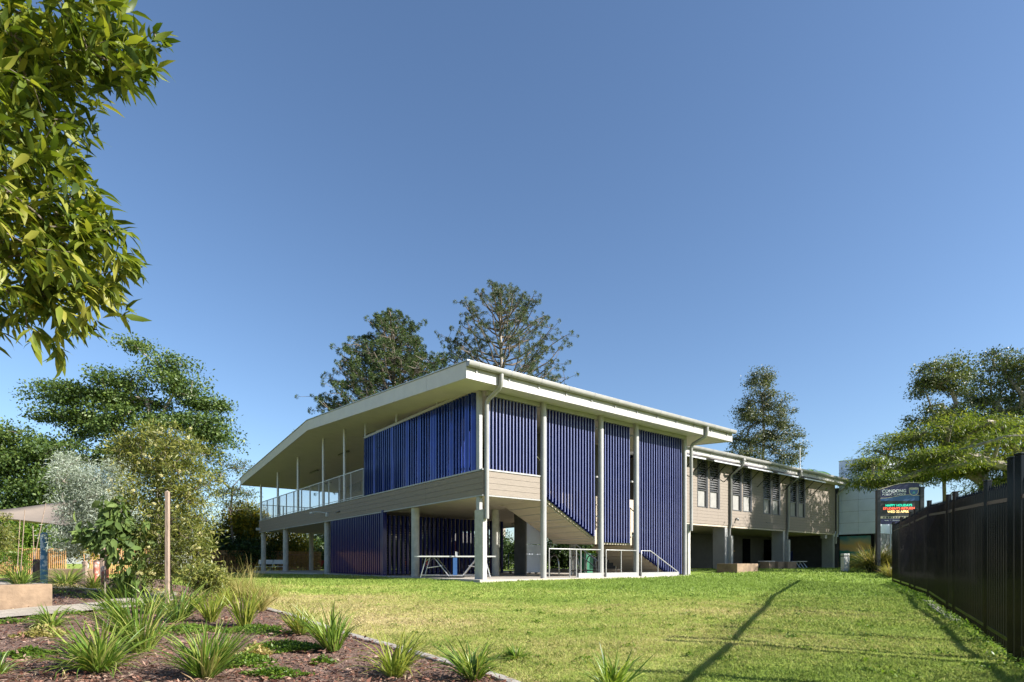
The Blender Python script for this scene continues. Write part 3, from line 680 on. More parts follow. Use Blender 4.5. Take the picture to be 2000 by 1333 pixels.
def curve_panel(x0, x1, topf, botf, y0, y1, n=16):
    xs_ = [x0+(x1-x0)*k/n for k in range(n+1)]
    return MB().prism([(sx_(x), sz_(botf(x))) for x in xs_]+[(sx_(x), sz_(topf(x))) for x in xs_[::-1]], 'y', y0, y1)
wave = lambda x: 971+2.2*math.sin((x-1722)/70.*5.2+1.2)-(x-1722)*.03
curve_panel(1721.6, 1791.4, HT, wave, -.05, .05).build('header_panel', M['sign_navy'], SG)
curve_panel(1721.6, 1791.4, wave, lambda x: 979, -.049, .05).build('blue_panel', M['sign_blue'], SG)
curve_panel(1721.6, 1791.4, lambda x: wave(x)-.35, lambda x: wave(x)+.45, -.056, -.050).build('wave_line', M['cream'], SG)
curve_panel(1717, 1797, lambda x: HT(x)-1.1, lambda x: HT(x)-.02, -.07, .07).build('arch_trim', M['cream'], SG)
MB().box(sx_(1721.6), sx_(1791.4), -.05, .05, sz_(1009), sz_(979.05)).build('screen', M['sign_dark'], SG)
MB().box(sx_(1721.6), sx_(1791.4), -.05, .05, sz_(1013), sz_(1009.05)).build('white_strip', M['cream'], SG)
MB().box(sx_(1721.6), sx_(1791.4), -.05, .05, sz_(1024), sz_(1013.05)).build('lower_panel', M['sign_navy'], SG)
def text(body, x, y, h, m, wd=None, parent=SG, yy=-.052, bold=.0, name='lettering'):
    cu = bpy.data.curves.new('t', 'FONT'); cu.body = body; cu.size = 1; cu.align_x = 'CENTER'; cu.align_y = 'CENTER'; cu.extrude = .01; cu.offset = bold
    o = bpy.data.objects.new('t', cu); COL.objects.link(o); bpy.context.view_layer.update()
    me = bpy.data.meshes.new_from_object(o.evaluated_get(bpy.context.evaluated_depsgraph_get())); bpy.data.objects.remove(o)
    V = np.array([v.co[:] for v in me.vertices]); w0 = V[:,0].max()-V[:,0].min(); h0 = V[:,1].max()-V[:,1].min()
    cx = (V[:,0].max()+V[:,0].min())/2; cy = (V[:,1].max()+V[:,1].min())/2
    sy = h/h0; sx2 = (wd/w0) if wd else sy
    for v in me.vertices:
        a, b, c = v.co; v.co = (sx_(x)+(a-cx)*sx2, yy-c*.3, sz_(y)+(b-cy)*sy)
    me.flip_normals() if False else None
    me.materials.clear()
    return link(name, me, m, parent)
text('CONDONG', 1746, 959.5, 6.2*sc, M['lettering'], 43*sc, bold=.03)
text('PUBLIC SCHOOL', 1746.5, 966, 3.9*sc, M['lettering'], 43*sc, bold=.012)
text('HAPPY HOLIDAYS', 1754.5, 987.5, 4.6*sc, M['led_g'], 47*sc, bold=.02)
text('STUDENTS RETURN', 1754.5, 993.6, 4.6*sc, M['led_r'], 56*sc, bold=.02)
text('WED 22 APRIL', 1753.5, 999.8, 4.6*sc, M['led_y'], 39*sc, bold=.02)
text('Safe  •  Respectful  •  Learner', 1757, 1017, 2.4*sc, M['lettering'], 56*sc, bold=.012)
# crest: shield with a band and a green device
shp = [(-8.5,7.5),(-4,8.6),(0,8),(4,8.6),(8.5,7.5),(8.8,2),(8,-3),(4.5,-7),(0,-8.2),(-4.5,-7),(-8,-3),(-8.8,2)]
def shield(s_, y0, m, name, par, clip=None):
    pts = [(sx_(1781)+a*s_*sc, sz_(961.5)+b*s_*sc) for a, b in shp]
    return MB().prism(pts, 'y', y0-.004, y0).build(name, m, par)
cr = shield(.98, -.053, M['cream'], 'crest', SG); shield(.84, -.058, M['sign_blue'], 'crest_field', cr)
MB().box(sx_(1774), sx_(1788), -.066, -.063, sz_(957.5), sz_(955)).build('crest_band', M['cream'], cr)
mb = MB(); mb.prism([(sx_(1778), sz_(965)), (sx_(1781), sz_(960)), (sx_(1784), sz_(965))], 'y', -.066, -.063); mb.build('crest_device', mat('crest_green', (.08,.3,.28), .6), cr)
mb = MB()
for k in range(12): 
    x = 1727+k*5; mb.box(sx_(x), sx_(x+rnd.choice((1,2,3.4))), -.055, -.051, sz_(1012.5), sz_(1009.6))
mb.build('strip_photo', M['sign_frame'], SG)

# ------------------------------------------------------------ small objects
def on(a, b, z=0.): p = W(a, b, z); return p
# table tennis table
TT = tag(empty('table_tennis_table', (-1.97, 20.0, 0), math.radians(2)), 'outdoor table tennis table with net and folding tube legs under the pavilion', 'games table')
MB().box(-1.37, 1.37, -.76, .76, .735, .76).build('table_top', M['tabletop'], TT, bevel=.004)
mb = MB()
for x0, x1, y0, y1 in ((-1.385, 1.385, -.775, -.76), (-1.385, 1.385, .76, .775), (-1.385, -1.37, -.76, .76), (1.37, 1.385, -.76, .76)): mb.box(x0, x1, y0, y1, .722, .763)
mb.build('edge_frame', M['pale_top'], TT)
mb = MB(); 
for y in (-.6, .6):
    for s in (-1, 1):
        mb.tube([(s*1.0, y, .72), (s*1.2, y, 0.02)], .017, 8); mb.tube([(s*.75, y, .72), (s*.22, y, .06)], .017, 8); mb.tube([(s*.95, y, .35), (s*.45, y, .42)], .015, 8)
        mb.tube([(s*1.05, y, .55), (s*.85, y, .71)], .012, 6)
for s in (-1, 1): mb.tube([(s*1.18, -.6, .1), (s*1.18, .6, .1)], .018, 8); mb.tube([(s*.22, -.6, .08), (s*.22, .6, .08)], .018, 8)
mb.tube([(-.22, -.6, .08), (.22, -.6, .08)], .018, 8); mb.tube([(-1.18, -.6, .1), (1.18, -.6, .1)], .014, 8)
mb.build('leg_frame', M['alu'], TT, smooth=True)
mb = MB(); mb.box(-.015, .015, -.85, -.83, .72, .93); mb.box(-.015, .015, .83, .85, .72, .93); nf = mb.build('net_post', M['black'], TT)
mb = MB(); mb.box(-.006, .006, -.83, .83, .895, .912)
for k in range(60): mb.box(-.001, .001, -.82+k*.028, -.818+k*.028, .765, .895)
for k in range(5): mb.box(-.001, .001, -.82, .82, .77+k*.025, .772+k*.025)
mb.build('net', M['pale_top'], nf)
MB().box(-.07, .07, -.80, -.776, .10, .70).build('blue_panel', M['sign_blue'], TT)
# bench seat at the far end of the pavilion
def bench(name, label, loc, rz, L=1.9, back=True, seats=2, m=None, group=None):
    e_ = tag(empty(name, loc, rz), label, 'bench', group)
    m = m or M['pale_top']
    mb = MB()
    for k in range(3): mb.box(-L/2, L/2, -.2+k*.135, -.2+k*.135+.12, .43, .46)
    mb.build('seat', m, e_)
    if back:
        mb = MB()
        for k in range(2):
            x0 = -L/2+.02+k*L/2; mb.prism([(.25, .62), (.33, .92), (.35, .92), (.27, .62)], 'x', x0, x0+L/2-.04)
        mb.build('backrest', m, e_)
    for s in (-1, 0, 1):
        mb = MB(); x = s*(L/2-.15); mb.tube([(x, -.18, .42), (x, .2, .42), (x, .3, .7)] if back else [(x, -.2, .42), (x, .22, .42)], .02, 6); mb.tube([(x, 0, .42), (x, -.3, .0)], .02, 6); mb.tube([(x, .1, .42), (x, .3, 0)], .02, 6); mb.build('leg', M['alu'], e_)
    return e_
p = gp(532, 1119.5)
bench('park_bench', 'white slatted bench with a backrest under the far left end of the pavilion', (-16.9, 39.5, g1(-16.9, 39.5)), BR+math.radians(-40), 2.1)
for px, Yd, lab in ((1497, 31.2, 'low pale-topped bench just behind the sandstone blocks under the classroom wing'), (1561, 33.2, 'low pale-topped bench in the shade beside the dark doors of the classroom wing')):
    bench('low_bench', lab, ((px-1000)/1100.*Yd, Yd, .18), BR, 1.15, False)
# bicycle hoops
def hoop(loc, label):
    e_ = tag(empty('bicycle_hoop', loc, BR), label, 'bike rack', 'steel bicycle hoops under the stair')
    pts = [(-.02+.0*k, -.30+.6*k/12. if False else -.3*math.cos(math.pi*k/12), .45+.42*math.sin(math.pi*k/12)) for k in range(13)]
    MB().tube([(0, -.3, 0)]+pts+[(0, .3, 0)], .028, 10).build('hoop_tube', M['stainless'], e_, smooth=True)
    mb = MB(); mb.tube([(0, -.3, 0), (0, -.3, .012)], .06, 12); mb.tube([(0, .3, 0), (0, .3, .012)], .06, 12); mb.build('floor_flange', M['stainless'], e_)
for (px, lab) in ((1083, 'steel bicycle hoop nearest the first round white column'), (1122, 'steel bicycle hoop half hidden behind the inner concrete column'), (1155, 'steel bicycle hoop just left of the second round white column'), (1194, 'steel bicycle hoop behind the railing under the stair landing')):
    Yh = 24.6+(px-1083)*.009; hoop(((px-1000)/1100.*Yh, Yh, 0), lab)
# trolley, bin
TR = tag(empty('flat_trolley', W(7.2, 6.9, 0), BR), 'low flat trolley on small wheels standing on the undercroft floor', 'trolley')
MB().box(-.75, .75, -.3, .3, .2, .25).build('deck', M['pale_top'], TR)
for x in (-.6, .6):
    for y in (-.25, .25): MB().tube([(x, y-.025, .08), (x, y+.025, .08)], .08, 14).build('wheel', M['black'], TR, smooth=True)
mb = MB(); mb.tube([(-.7, -.28, .25), (-.7, -.28, 1.0), (-.7, .28, 1.0), (-.7, .28, .25)], .018, 6); mb.build('push_handle', M['bluebin'], TR)
GB = tag(empty('wheelie_bin', W(11.2, 6.6, 0), BR), 'green bin standing behind the stair and the bicycle hoops', 'bin')
MB().prism([(-.24, 0), (.24, 0), (.29, .95), (-.29, .95)], 'x', -.27, .27).build('bin_body', M['green'], GB, bevel=.02)
MB().box(-.3, .3, -.32, .34, .96, 1.02).build('lid', M['green'], GB, bevel=.01)
# blue storage trunk under the wing
tag(MB().box(-1.2, 1.2, -.3, .3, .5, 1.2).box(-1.1, 1.1, -.25, .25, .0, .499).box(-1.22, 1.22, -.32, .32, 1.2, 1.25).build('storage_chest', M['bluebin'], None, bevel=.02), 'dark blue storage chest against the rear wall of the wing undercroft', 'chest')
o = bpy.data.objects['storage_chest']; o.location = W(32.3, 6.6, .17); o.rotation_euler = (0, 0, BR)
# sandstone blocks
def sandblock(px0, px1, py, Y, h, label, a_dir=True, d=.55):
    x0 = (px0-1000)/1100.*Y; u1 = (px1-1000)/1100.
    # along the building axis until the ray of px1
    ca, sa = math.cos(BR), math.sin(BR); L = (u1*Y-x0)/(ca-u1*sa)
    me_ = MB(); n = max(2, int(L/.5)); me_.box(0, L, 0, d, -.2, h)
    o = me_.build('sandstone_block', M['sand'], None, bevel=.02); o.location = (x0, Y, g1(x0, Y)); o.rotation_euler = (0, 0, BR); tag(o, label, 'stone block', 'sandstone seating blocks on the lawn'); return o
sandblock(1440, 1481, 1119, 24.6, .42, 'long sandstone block on the lawn beside the pavilion corner, sunlit', d=1.0)
sandblock(1502, 1519, 1116, 29.5, .42, 'smaller sandstone block left of two like it, before the wing column', d=.5)
sandblock(1520, 1538, 1116, 29.8, .42, 'middle one of three small sandstone blocks in a row before the wing', d=.5)
sandblock(1539, 1556, 1116, 30.1, .42, 'rightmost of three small sandstone blocks in a row before the wing', d=.5)
# bollard
BL = tag(empty('path_bollard', (15.2, 25.7, g1(15.2, 25.7))), 'short square pale grey bollard on the lawn left of the fountain grass', 'bollard')
MB().box(-.13, .13, -.13, .13, -.1, .68).build('shaft', M['bollard'], BL, bevel=.012)
MB().box(-.11, .11, -.11, .11, .68, .72).build('light_gap', M['sign_dark'], BL)
MB().box(-.135, .135, -.135, .135, .72, .82).build('cap', M['bollard'], BL, bevel=.015)
# antenna behind the wing
x = atpx(1562, 1101, 52); tag(MB().tube([(x.x, 52, 0), (x.x, 52, 11.2)], .05, 6).build('antenna_mast', M['steel']), 'thin bare mast rising behind the classroom wing roof', 'mast')

# ------------------------------------------------------------ vegetation generators
LM = {}
LM['near'] = leaf_mat('near_leaf', [(.035,.06,.010),(.09,.125,.016),(.165,.195,.028),(.28,.26,.05)], .35, .45, 1.2, 1.3, .25)
LM['fig'] = leaf_mat('fig_leaf', [(.03,.06,.018),(.07,.115,.026),(.14,.19,.045)], .25, .5, .35)
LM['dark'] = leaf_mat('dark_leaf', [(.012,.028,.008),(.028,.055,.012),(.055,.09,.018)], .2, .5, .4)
LM['pine'] = leaf_mat('pine_leaf', [(.022,.042,.016),(.045,.08,.022),(.10,.13,.03)], .15, .6, .4)
LM['pine2'] = leaf_mat('grey_pine_leaf', [(.038,.06,.03),(.07,.098,.042),(.12,.145,.055)], .12, .6, .5)
LM['gum'] = leaf_mat('gum_leaf', [(.05,.07,.03),(.09,.12,.04),(.16,.17,.05)], .22, .5, .5)
LM['gumgrey'] = leaf_mat('grey_gum_leaf', [(.045,.06,.032),(.085,.10,.05),(.16,.165,.085)], .2, .5, .5)
LM['poin'] = leaf_mat('poinciana_leaf', [(.045,.075,.018),(.10,.14,.03),(.23,.235,.055)], .35, .5, .35)
LM['yellow'] = leaf_mat('yellow_leaf', [(.05,.08,.012),(.14,.14,.015),(.40,.28,.02)], .35, .5, .7)
LM['shrub'] = leaf_mat('bottlebrush_leaf', [(.075,.10,.026),(.15,.17,.04),(.28,.26,.07)], .35, .45, 1.2)
LM['silver'] = leaf_mat('silver_leaf', [(.16,.20,.15),(.27,.31,.25),(.38,.42,.36)], .2, .6, 1.)
LM['broad'] = leaf_mat('broad_leaf', [(.05,.085,.025),(.10,.15,.04),(.16,.21,.065)], .3, .6, 1., 1.5, .15)
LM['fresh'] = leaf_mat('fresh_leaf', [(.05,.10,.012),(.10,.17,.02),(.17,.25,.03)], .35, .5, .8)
LM['strap'] = leaf_mat('strap_leaf', [(.045,.09,.015),(.09,.16,.022),(.15,.23,.035),(.24,.29,.06),(.36,.30,.13)], .3, .38, .9)
LM['strap_y'] = leaf_mat('pale_strap_leaf', [(.10,.15,.02),(.20,.24,.035),(.36,.34,.08)], .35, .4, .9)
LM['wisp'] = leaf_mat('wispy_grass', [(.16,.17,.04),(.28,.25,.08),(.42,.30,.14)], .3, .6, .6)
LM['red'] = leaf_mat('fountain_grass', [(.05,.08,.018),(.12,.14,.04),(.22,.19,.07),(.36,.25,.13)], .3, .6, .8)
LM['flower'] = leaf_mat('cream_flower', [(.50,.45,.22),(.62,.57,.32),(.7,.66,.42)], .3, .7, 1.)
def blob_pts(rg, blobs, n, shell=.55):
    wts = np.array([b[3]*b[4]*b[5] for b in blobs])**.66; wts /= wts.sum(); idx = rg.choice(len(blobs), n, p=wts)
    d = unit(rg.normal(size=(n, 3))); r = shell+(1-shell)*rg.random(n)**.6; r = np.where(rg.random(n) < .25, rg.random(n), r)
    B = np.array(blobs)[idx]; return B[:, :3]+d*r[:, None]*B[:, 3:6]
def skeleton(rg, trunk, centers, rtip, pw=.5, wob=.12):
    """trunk: list of points; centres joined to the nearest node already there"""
    nodes = [np.array(p, float) for p in trunk]; par = [-1]+list(range(len(trunk)-1))
    top = nodes[-1]; order = np.argsort(np.linalg.norm(centers-top, axis=1)); tips = []
    arr = np.array(nodes)
    for i in order:
        c = centers[i]; dd = np.linalg.norm(arr-c, axis=1)+.9*np.maximum(0, arr[:, 2]-c[2]+.0)
        dd[0:max(1, len(trunk)//2)] += 1e3
        j = int(np.argmin(dd)); a = arr[j]; L = np.linalg.norm(c-a)
        k = max(1, min(4, int(L/1.2))); last = j; new = []
        for q in range(1, k+1):
            u = q/k; p = a+(c-a)*u
            if q < k: p = p+rg.normal(size=3)*wob*L/k; 
            p[2] += .10*L*math.sin(math.pi*u)*(-.5)
            nodes.append(p); par.append(last); last = len(nodes)-1; new.append(p)
        arr = np.vstack([arr]+[n[None] for n in new]); tips.append(last)
    cnt = np.ones(len(nodes)); 
    for i in range(len(nodes)-1, 0, -1): cnt[par[i]] += cnt[i]*.8
    rad = rtip*cnt**pw
    return arr, par, rad
def skel_mesh(arr, par, rad, rmax=9, base=None, rmin=0):
    mb = MB(); n = 6
    ch = {}
    for i, p in enumerate(par):
        if p >= 0:
            r0 = min(rad[p], rad[i]*1.35, rmax); r1 = min(rad[i], rmax)
            if r1 < rmin: continue
            mb.tube([arr[p], arr[i]], [r0, r1], n)
    return mb
def tree(name, label, cat, trunk, blobs, nclump, clump, nleaf, leaf, lm, bark, rtip=.012, flat=.5, seed=1, group=None, tmpl=T_RHOMB, droop=0., upn=1.2, shell=.5, rmax=.5, pw=.5, tuft=0., asp=.35, rad_w=.35):
    rg = np.random.default_rng(seed); C = blob_pts(rg, blobs, nclump, shell)
    arr, par, rad = skeleton(rg, trunk, C, rtip, pw)
    base = Vector(trunk[0]); e_ = tag(empty(name, base), label, cat, group)
    mb = skel_mesh(arr-np.array(base), par, rad, rmax); mb.build('trunk', bark, e_, smooth=True)
    idx = np.repeat(np.arange(nclump), nleaf); n = len(idx); sz = clump*(.6+.8*rg.random(nclump))[idx]
    G = unit(rg.normal(size=(n, 3)))*(rg.random(n)**.45)[:, None]*1.35*(1+.18*rg.normal(size=n))[:, None]
    off = G*sz[:, None]*np.array([1, 1, flat]); P = C[idx]+off-np.array(base)
    D = unit(off)*rad_w+rg.normal(size=(n, 3))*.6; D[:, 2] -= droop; N = rg.normal(size=(n, 3))*.6; N[:, 2] += upn
    L = leaf*(.6+.8*rg.random(n)); me_ = leaf_mesh('crown', P, D, N, L, L*asp, tmpl); link('crown', me_, lm, e_)
    return e_
def PB(px, py, Y, rx, ry, rd=None):
    p = atpx(px, py, Y); s_ = Y/1100.; rxm = rx*s_; rym = ry*s_; return (p.x, p.y, p.z, rxm, (rd if rd else (rxm+rym)/2), rym)
def TP(px, py, Y): p = atpx(px, py, Y); return (p.x, p.y, p.z)
# ------------------------------------------------------------ trees
# big spreading tree at left
Y = 40.
tree('spreading_tree', 'tall dark green spreading tree rising above the shrubs at left, layered crown', 'tree',
     [(-25.0, Y, g1(-25, Y)-.3), (-25.1, Y, 3.0), (-25.3, Y+.3, 6.2), (-25.2, Y, 9.0), TP(285, 780, Y)],
     [PB(278,695,Y,38,22), PB(322,728,Y,50,30), PB(345,765,Y,55,30), PB(240,760,Y,70,28), PB(165,770,Y,75,20), PB(90,772,Y,42,17), PB(270,805,Y,80,30),
      PB(395,805,Y,45,24), PB(425,845,Y,28,38), PB(350,850,Y,70,30), PB(200,835,Y,75,26), PB(135,820,Y,60,16), PB(290,890,Y,80,34), PB(405,900,Y,35,22), PB(190,890,Y,70,28)],
     165, .98, 300, .19, LM['fig'], M['bark_light'], .026, .34, 3, asp=.6, shell=.6, upn=.7)
tree('dark_tree', 'dark green bushy tree at the far left edge beside the spreading tree', 'tree',
     [(-34.5, 38, g1(-34, 38)-.3), (-34.5, 38, 2.5), TP(20, 960, 38.)],
     [PB(30,852,38,55,30), PB(95,890,38,60,34), PB(10,920,38,60,40), PB(100,955,38,60,34), PB(30,1000,38,80,40), PB(130,1000,38,40,30)],
     140, 1.0, 260, .19, LM['fig'], M['bark'], .022, .45, 4, asp=.6, upn=.7)
tree('slender_tree', 'thin open-crowned tree between the bottlebrush and the pavilion, sky showing through', 'tree',
     [(-20.8, 42, -.4), (-20.8, 42, 2), TP(450, 1000, 42.), TP(455, 950, 42.)],
     [PB(455,908,42,28,14), PB(482,925,42,26,12), PB(430,935,42,24,16), PB(478,965,42,28,12), PB(460,985,42,36,14), PB(440,965,42,26,12), PB(492,1000,42,22,12)],
     70, .55, 60, .17, LM['gum'], M['bark'], .016, .45, 5)
# understorey behind and beneath the pavilion
hedge = [(100, 1050, 41, 90, 38, 'dark', 'dark hedge shrub behind the paling fence at far left'), (60, 1055, 34.5, 45, 26, 'fresh', 'bright green shrub beneath the shade sail at far left'),
         (200, 1040, 40, 80, 48, 'dark', 'dark leafy shrub behind the silver-leaved shrub'), (330, 1035, 42, 80, 50, 'dark', 'dark leafy shrub behind the bottlebrush'),
         (450, 1062, 44, 52, 46, 'dark', 'dark shrub left of the pavilion end column'), (478, 1018, 43.2, 34, 26, 'yellow', 'yellow-flowered shrub left of the pavilion end column'),
         (545, 1065, 46, 60, 40, 'yellow', 'yellowish green shrub seen between the far left columns'), (470, 1085, 42, 60, 26, 'dark', 'low dark shrub on the lawn edge left of the pavilion'),
         (600, 1085, 50, 60, 26, 'dark', 'rounded dark shrub seen under the left part of the pavilion'), (625, 1060, 60, 50, 28, 'gum', 'pale grey-green tree seen far away under the pavilion'),
         (700, 1078, 52, 60, 30, 'dark', 'dark shrub behind the blue fin screen')]
for i, (px, py, Y, rx, ry, k, lab) in enumerate(hedge):
    x = (px-1000)/1100.*Y
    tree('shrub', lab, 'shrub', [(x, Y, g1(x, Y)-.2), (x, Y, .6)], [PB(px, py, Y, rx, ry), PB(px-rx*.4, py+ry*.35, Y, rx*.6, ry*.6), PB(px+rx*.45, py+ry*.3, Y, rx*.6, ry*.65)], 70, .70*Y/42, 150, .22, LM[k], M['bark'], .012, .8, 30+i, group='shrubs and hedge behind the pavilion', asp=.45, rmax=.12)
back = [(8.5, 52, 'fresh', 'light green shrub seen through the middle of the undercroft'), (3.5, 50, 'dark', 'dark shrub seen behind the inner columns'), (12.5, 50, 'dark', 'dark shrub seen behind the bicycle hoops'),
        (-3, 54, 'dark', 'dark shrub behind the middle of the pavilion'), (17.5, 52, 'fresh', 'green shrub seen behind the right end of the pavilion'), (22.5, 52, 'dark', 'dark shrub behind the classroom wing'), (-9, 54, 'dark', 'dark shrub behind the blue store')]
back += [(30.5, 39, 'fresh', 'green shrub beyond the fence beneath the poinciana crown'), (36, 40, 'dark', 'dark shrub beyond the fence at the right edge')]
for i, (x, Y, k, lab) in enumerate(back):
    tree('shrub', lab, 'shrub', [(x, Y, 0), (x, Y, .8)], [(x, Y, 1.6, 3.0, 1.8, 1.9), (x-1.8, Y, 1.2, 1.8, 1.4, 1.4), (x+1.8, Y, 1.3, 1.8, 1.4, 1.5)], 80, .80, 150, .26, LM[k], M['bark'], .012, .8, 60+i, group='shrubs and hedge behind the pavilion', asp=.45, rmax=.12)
# two pines behind the roof
def pine(name, label, px, apex_py, Y, prof, lm, dens, seed, tuft_r, ntuft, nl, ll, sweep=.5, open_=0.):
    rg = np.random.default_rng(seed); x = (px-1000)/1100.*Y; top = .5+(1101-apex_py)/1100.*Y
    e_ = tag(empty(name, (x, Y, 0)), label, 'tree'); s_ = Y/1100.
    mb = MB(); zs = np.linspace(0, top-.3, 12); pts = [(.25*math.sin(z*.13), .2*math.cos(z*.21)-.2, z) for z in zs]
    mb.tube(pts, [.42*(1-z/top)**.8+.03 for z in zs], 9); mb.build('trunk', M['bark_light'], e_, smooth=True)
    T = []; TD = []; br = MB(); z = top-.4; zlow = 6.0; k = 0; arm = 0
    while z > zlow:
        dpx = (top-z)/s_; ext = np.interp(dpx, [p[0] for p in prof], [p[1] for p in prof])*s_*.88
        nb_ = max(4, int(7*dens)); ph = rg.random()*6.28
        for j in range(nb_):
            if rg.random() < open_*.5: continue
            th = ph+j*6.283/nb_+rg.normal()*.22; L = ext*(.72+.3*rg.random()) 
            if L < .4: L = .4+.3*rg.random()
            d = np.array([math.cos(th), math.sin(th), 0]); rise = sweep*(.75+.5*rg.random())*(1.25 if dpx < 60 else 1)
            q = [np.array([0, 0, z])+np.array([.25*math.sin(z*.13), 0, 0])]
            nseg = 5
            for u in np.linspace(.2, 1, nseg):
                q.append(q[0]+d*L*u+np.array([0, 0, rise*L*(u*u*.7+u*.25)])+rg.normal(size=3)*.05*L*.5)
            br.tube(q, [.075*(1-i/(nseg+1))+.028 for i in range(nseg+1)] if L > 2 else [.04*(1-i/(nseg+1))+.022 for i in range(nseg+1)], 4)
            m_ = max(2, int(ntuft*L/3.5)); 
            for w_ in range(m_):
                u = 1-rg.random()**1.3*(.62-.2*open_) if w_ else 1.
                i0 = min(nseg-1, int(u*nseg)); f = u*nseg-i0; c = q[i0]*(1-f)+q[i0+1]*f
                side = rg.normal(size=3)*np.array([1, 1, .45])*.30*L*(.35+.65*(1-open_*.3))*(.35 if w_ == 0 else .75)*.8
                tp = c+side*.8
                tp[2] += .10*np.linalg.norm(side)
                br.tube([c, tp], [.026, .014], 3)
                T.append(tp); TD.append(unit((tp-np.array([0, 0, tp[2]-1.0]))[None])[0])
        z -= (.75+.5*rg.random())*(1/dens)*.8
    br.build('branches', M['bark'], e_)
    T = np.array(T); TD = np.array(TD); n = len(T); idx = np.repeat(np.arange(n), nl*7); m = len(idx)
    tz = (tuft_r*(.6+.7*rg.random(n)))[idx]
    D = unit(rg.normal(size=(m, 3))+TD[idx]*.7); P = T[idx]+D*tz[:, None]*(.1+.35*rg.random(m))[:, None]; N = rg.normal(size=(m, 3))
    link('crown', leaf_mesh('crown', P, D, N, ll*.26*tz*(.7+.6*rg.random(m)), .09*tz, T_RHOMB), lm, e_)
    return e_
pine('bunya_pine', 'dense dark green pine rising behind the pavilion roof, left of its sparser neighbour', 768, 618, 56.,
     [(0, 10), (15, 32), (45, 56), (85, 82), (125, 118), (180, 155), (260, 175), (500, 180)], LM['pine'], 1.15, 21, .46, 12, 14, 1.4, .45, .15)
pine('bunya_pine', 'tall sparse grey-green pine with bare limbs behind the pavilion roof', 978, 566, 60.,
     [(0, 8), (20, 26), (55, 66), (95, 106), (150, 130), (200, 140), (300, 145), (500, 145)], LM['pine2'], 1.15, 22, .42, 9, 12, 1.5, .62, .8)
# tree behind the wing
Y = 62.
x = (1505-1000)/1100.*Y
tree('tall_gum', 'tall narrow grey-green tree rising behind the classroom wing roof', 'tree',
     [(x, Y, 0), (x, Y, 6), TP(1490, 900, Y), TP(1492, 840, Y), TP(1488, 770, Y)],
     [PB(1488,738,Y,24,16), PB(1480,765,Y,34,22), PB(1505,785,Y,34,20), PB(1462,800,Y,34,18), PB(1520,815,Y,34,20), PB(1490,825,Y,38,20), PB(1452,822,Y,26,15), PB(1535,845,Y,30,18), PB(1475,855,Y,42,16),
      PB(1455,880,Y,32,16), PB(1520,870,Y,48,18), PB(1545,893,Y,36,16), PB(1490,895,Y,50,18)],
     210, .62, 135, .19, LM['gumgrey'], M['bark_light'], .024, .6, 7, asp=.5, upn=.6)
def palm(px, py, Y, label, seed, fr=13, L=2.2):
    rg = random.Random(seed); x = (px-1000)/1100.*Y; top = .5+(1101-py)/1100.*Y
    e_ = tag(empty('palm_tree', (x, Y, 0)), label, 'palm')
    MB().tube([(0, 0, 0), (.1, 0, top*.5), (0, 0, top)], [.2, .15, .12], 8).build('trunk', M['bark_light'], e_, smooth=True)
    P = []; D = []; N = []; 
    mb = MB()
    for k in range(fr):
        th = k*6.283/fr+rg.random()*.4; el = rg.uniform(.1, 1.1); q = []
        for i in range(8):
            u = i/7; r_ = L*u*math.cos(el*(1-u*.3)); z = top+L*u*math.sin(el)-1.3*u*u*L*.55
            q.append(np.array([math.cos(th)*r_, math.sin(th)*r_, z]))
        mb.tube(q, .02, 4)
        for i in range(1, 8):
            for s in (-1, 1):
                for v in range(3):
                    f = (i-1+v/3); i0 = int(f); c = q[i0]*(1-(f-i0))+q[min(7, i0+1)]*(f-i0); t_ = unit((q[min(7, i0+1)]-q[i0])[None])[0]
                    sd_ = np.array([-math.sin(th), math.cos(th), -.5])*s
                    if s < 0: sd_ = np.array([math.sin(th), -math.cos(th), -.5])
                    P.append(c); D.append(t_*.6+sd_); N.append(np.array([0, 0, 1.])+t_*.2)
    mb.build('frond_stem', M['green'], e_)
    n = len(P); Ls = np.full(n, .6); link('crown', leaf_mesh('crown', np.array(P), np.array(D), np.array(N), Ls, Ls*.12, T_RHOMB), LM['fresh'], e_)
palm(1582, 928, 60., 'palm with arching fronds showing over the right end of the wing roof', 3)
palm(1462, 905, 50., 'palm tip just showing over the wing roof below the tall gum', 4, 9, 1.4)
# poinciana spreading over the right
Y = 27.
tree('poinciana_tree', 'wide flat-crowned poinciana with feathery leaves and thick bent limbs behind the fence', 'tree',
     [(23.6, Y, -.2), (23.5, Y, 1.6), (23.0, Y, 3.2), TP(1925, 960, Y)],
     [PB(1712,905,26,34,14,1.3), PB(1748,878,Y,36,16,1.6), PB(1715,938,25.5,30,10,1.0), PB(1790,855,Y,44,16,2.0), PB(1850,838,Y,50,16,2.4), PB(1800,900,26,44,14,2.0), PB(1900,842,Y,50,14,2.4), PB(1965,838,Y,50,18,2.6),
      PB(1855,885,Y,36,12,2.4), PB(1955,900,Y,56,16,2.6), PB(1762,925,27,30,10,1.6), PB(1825,930,29,36,10,2), PB(2050,850,Y,90,34,3.5), PB(2140,890,Y,80,40,3), PB(1935,868,24.5,50,16,2), PB(1985,935,Y,40,14,2), PB(1890,918,Y,46,14,2.2), PB(1960,948,26,46,14,2), PB(1835,915,25,40,12,2), PB(2040,940,Y,50,20,2)],
     260, .82, 270, .17, LM['poin'], M['bark_light'], .046, .24, 8, asp=.26, upn=2.0, droop=.25, rad_w=.8, rmax=.42, pw=.52)
Y = 32.5
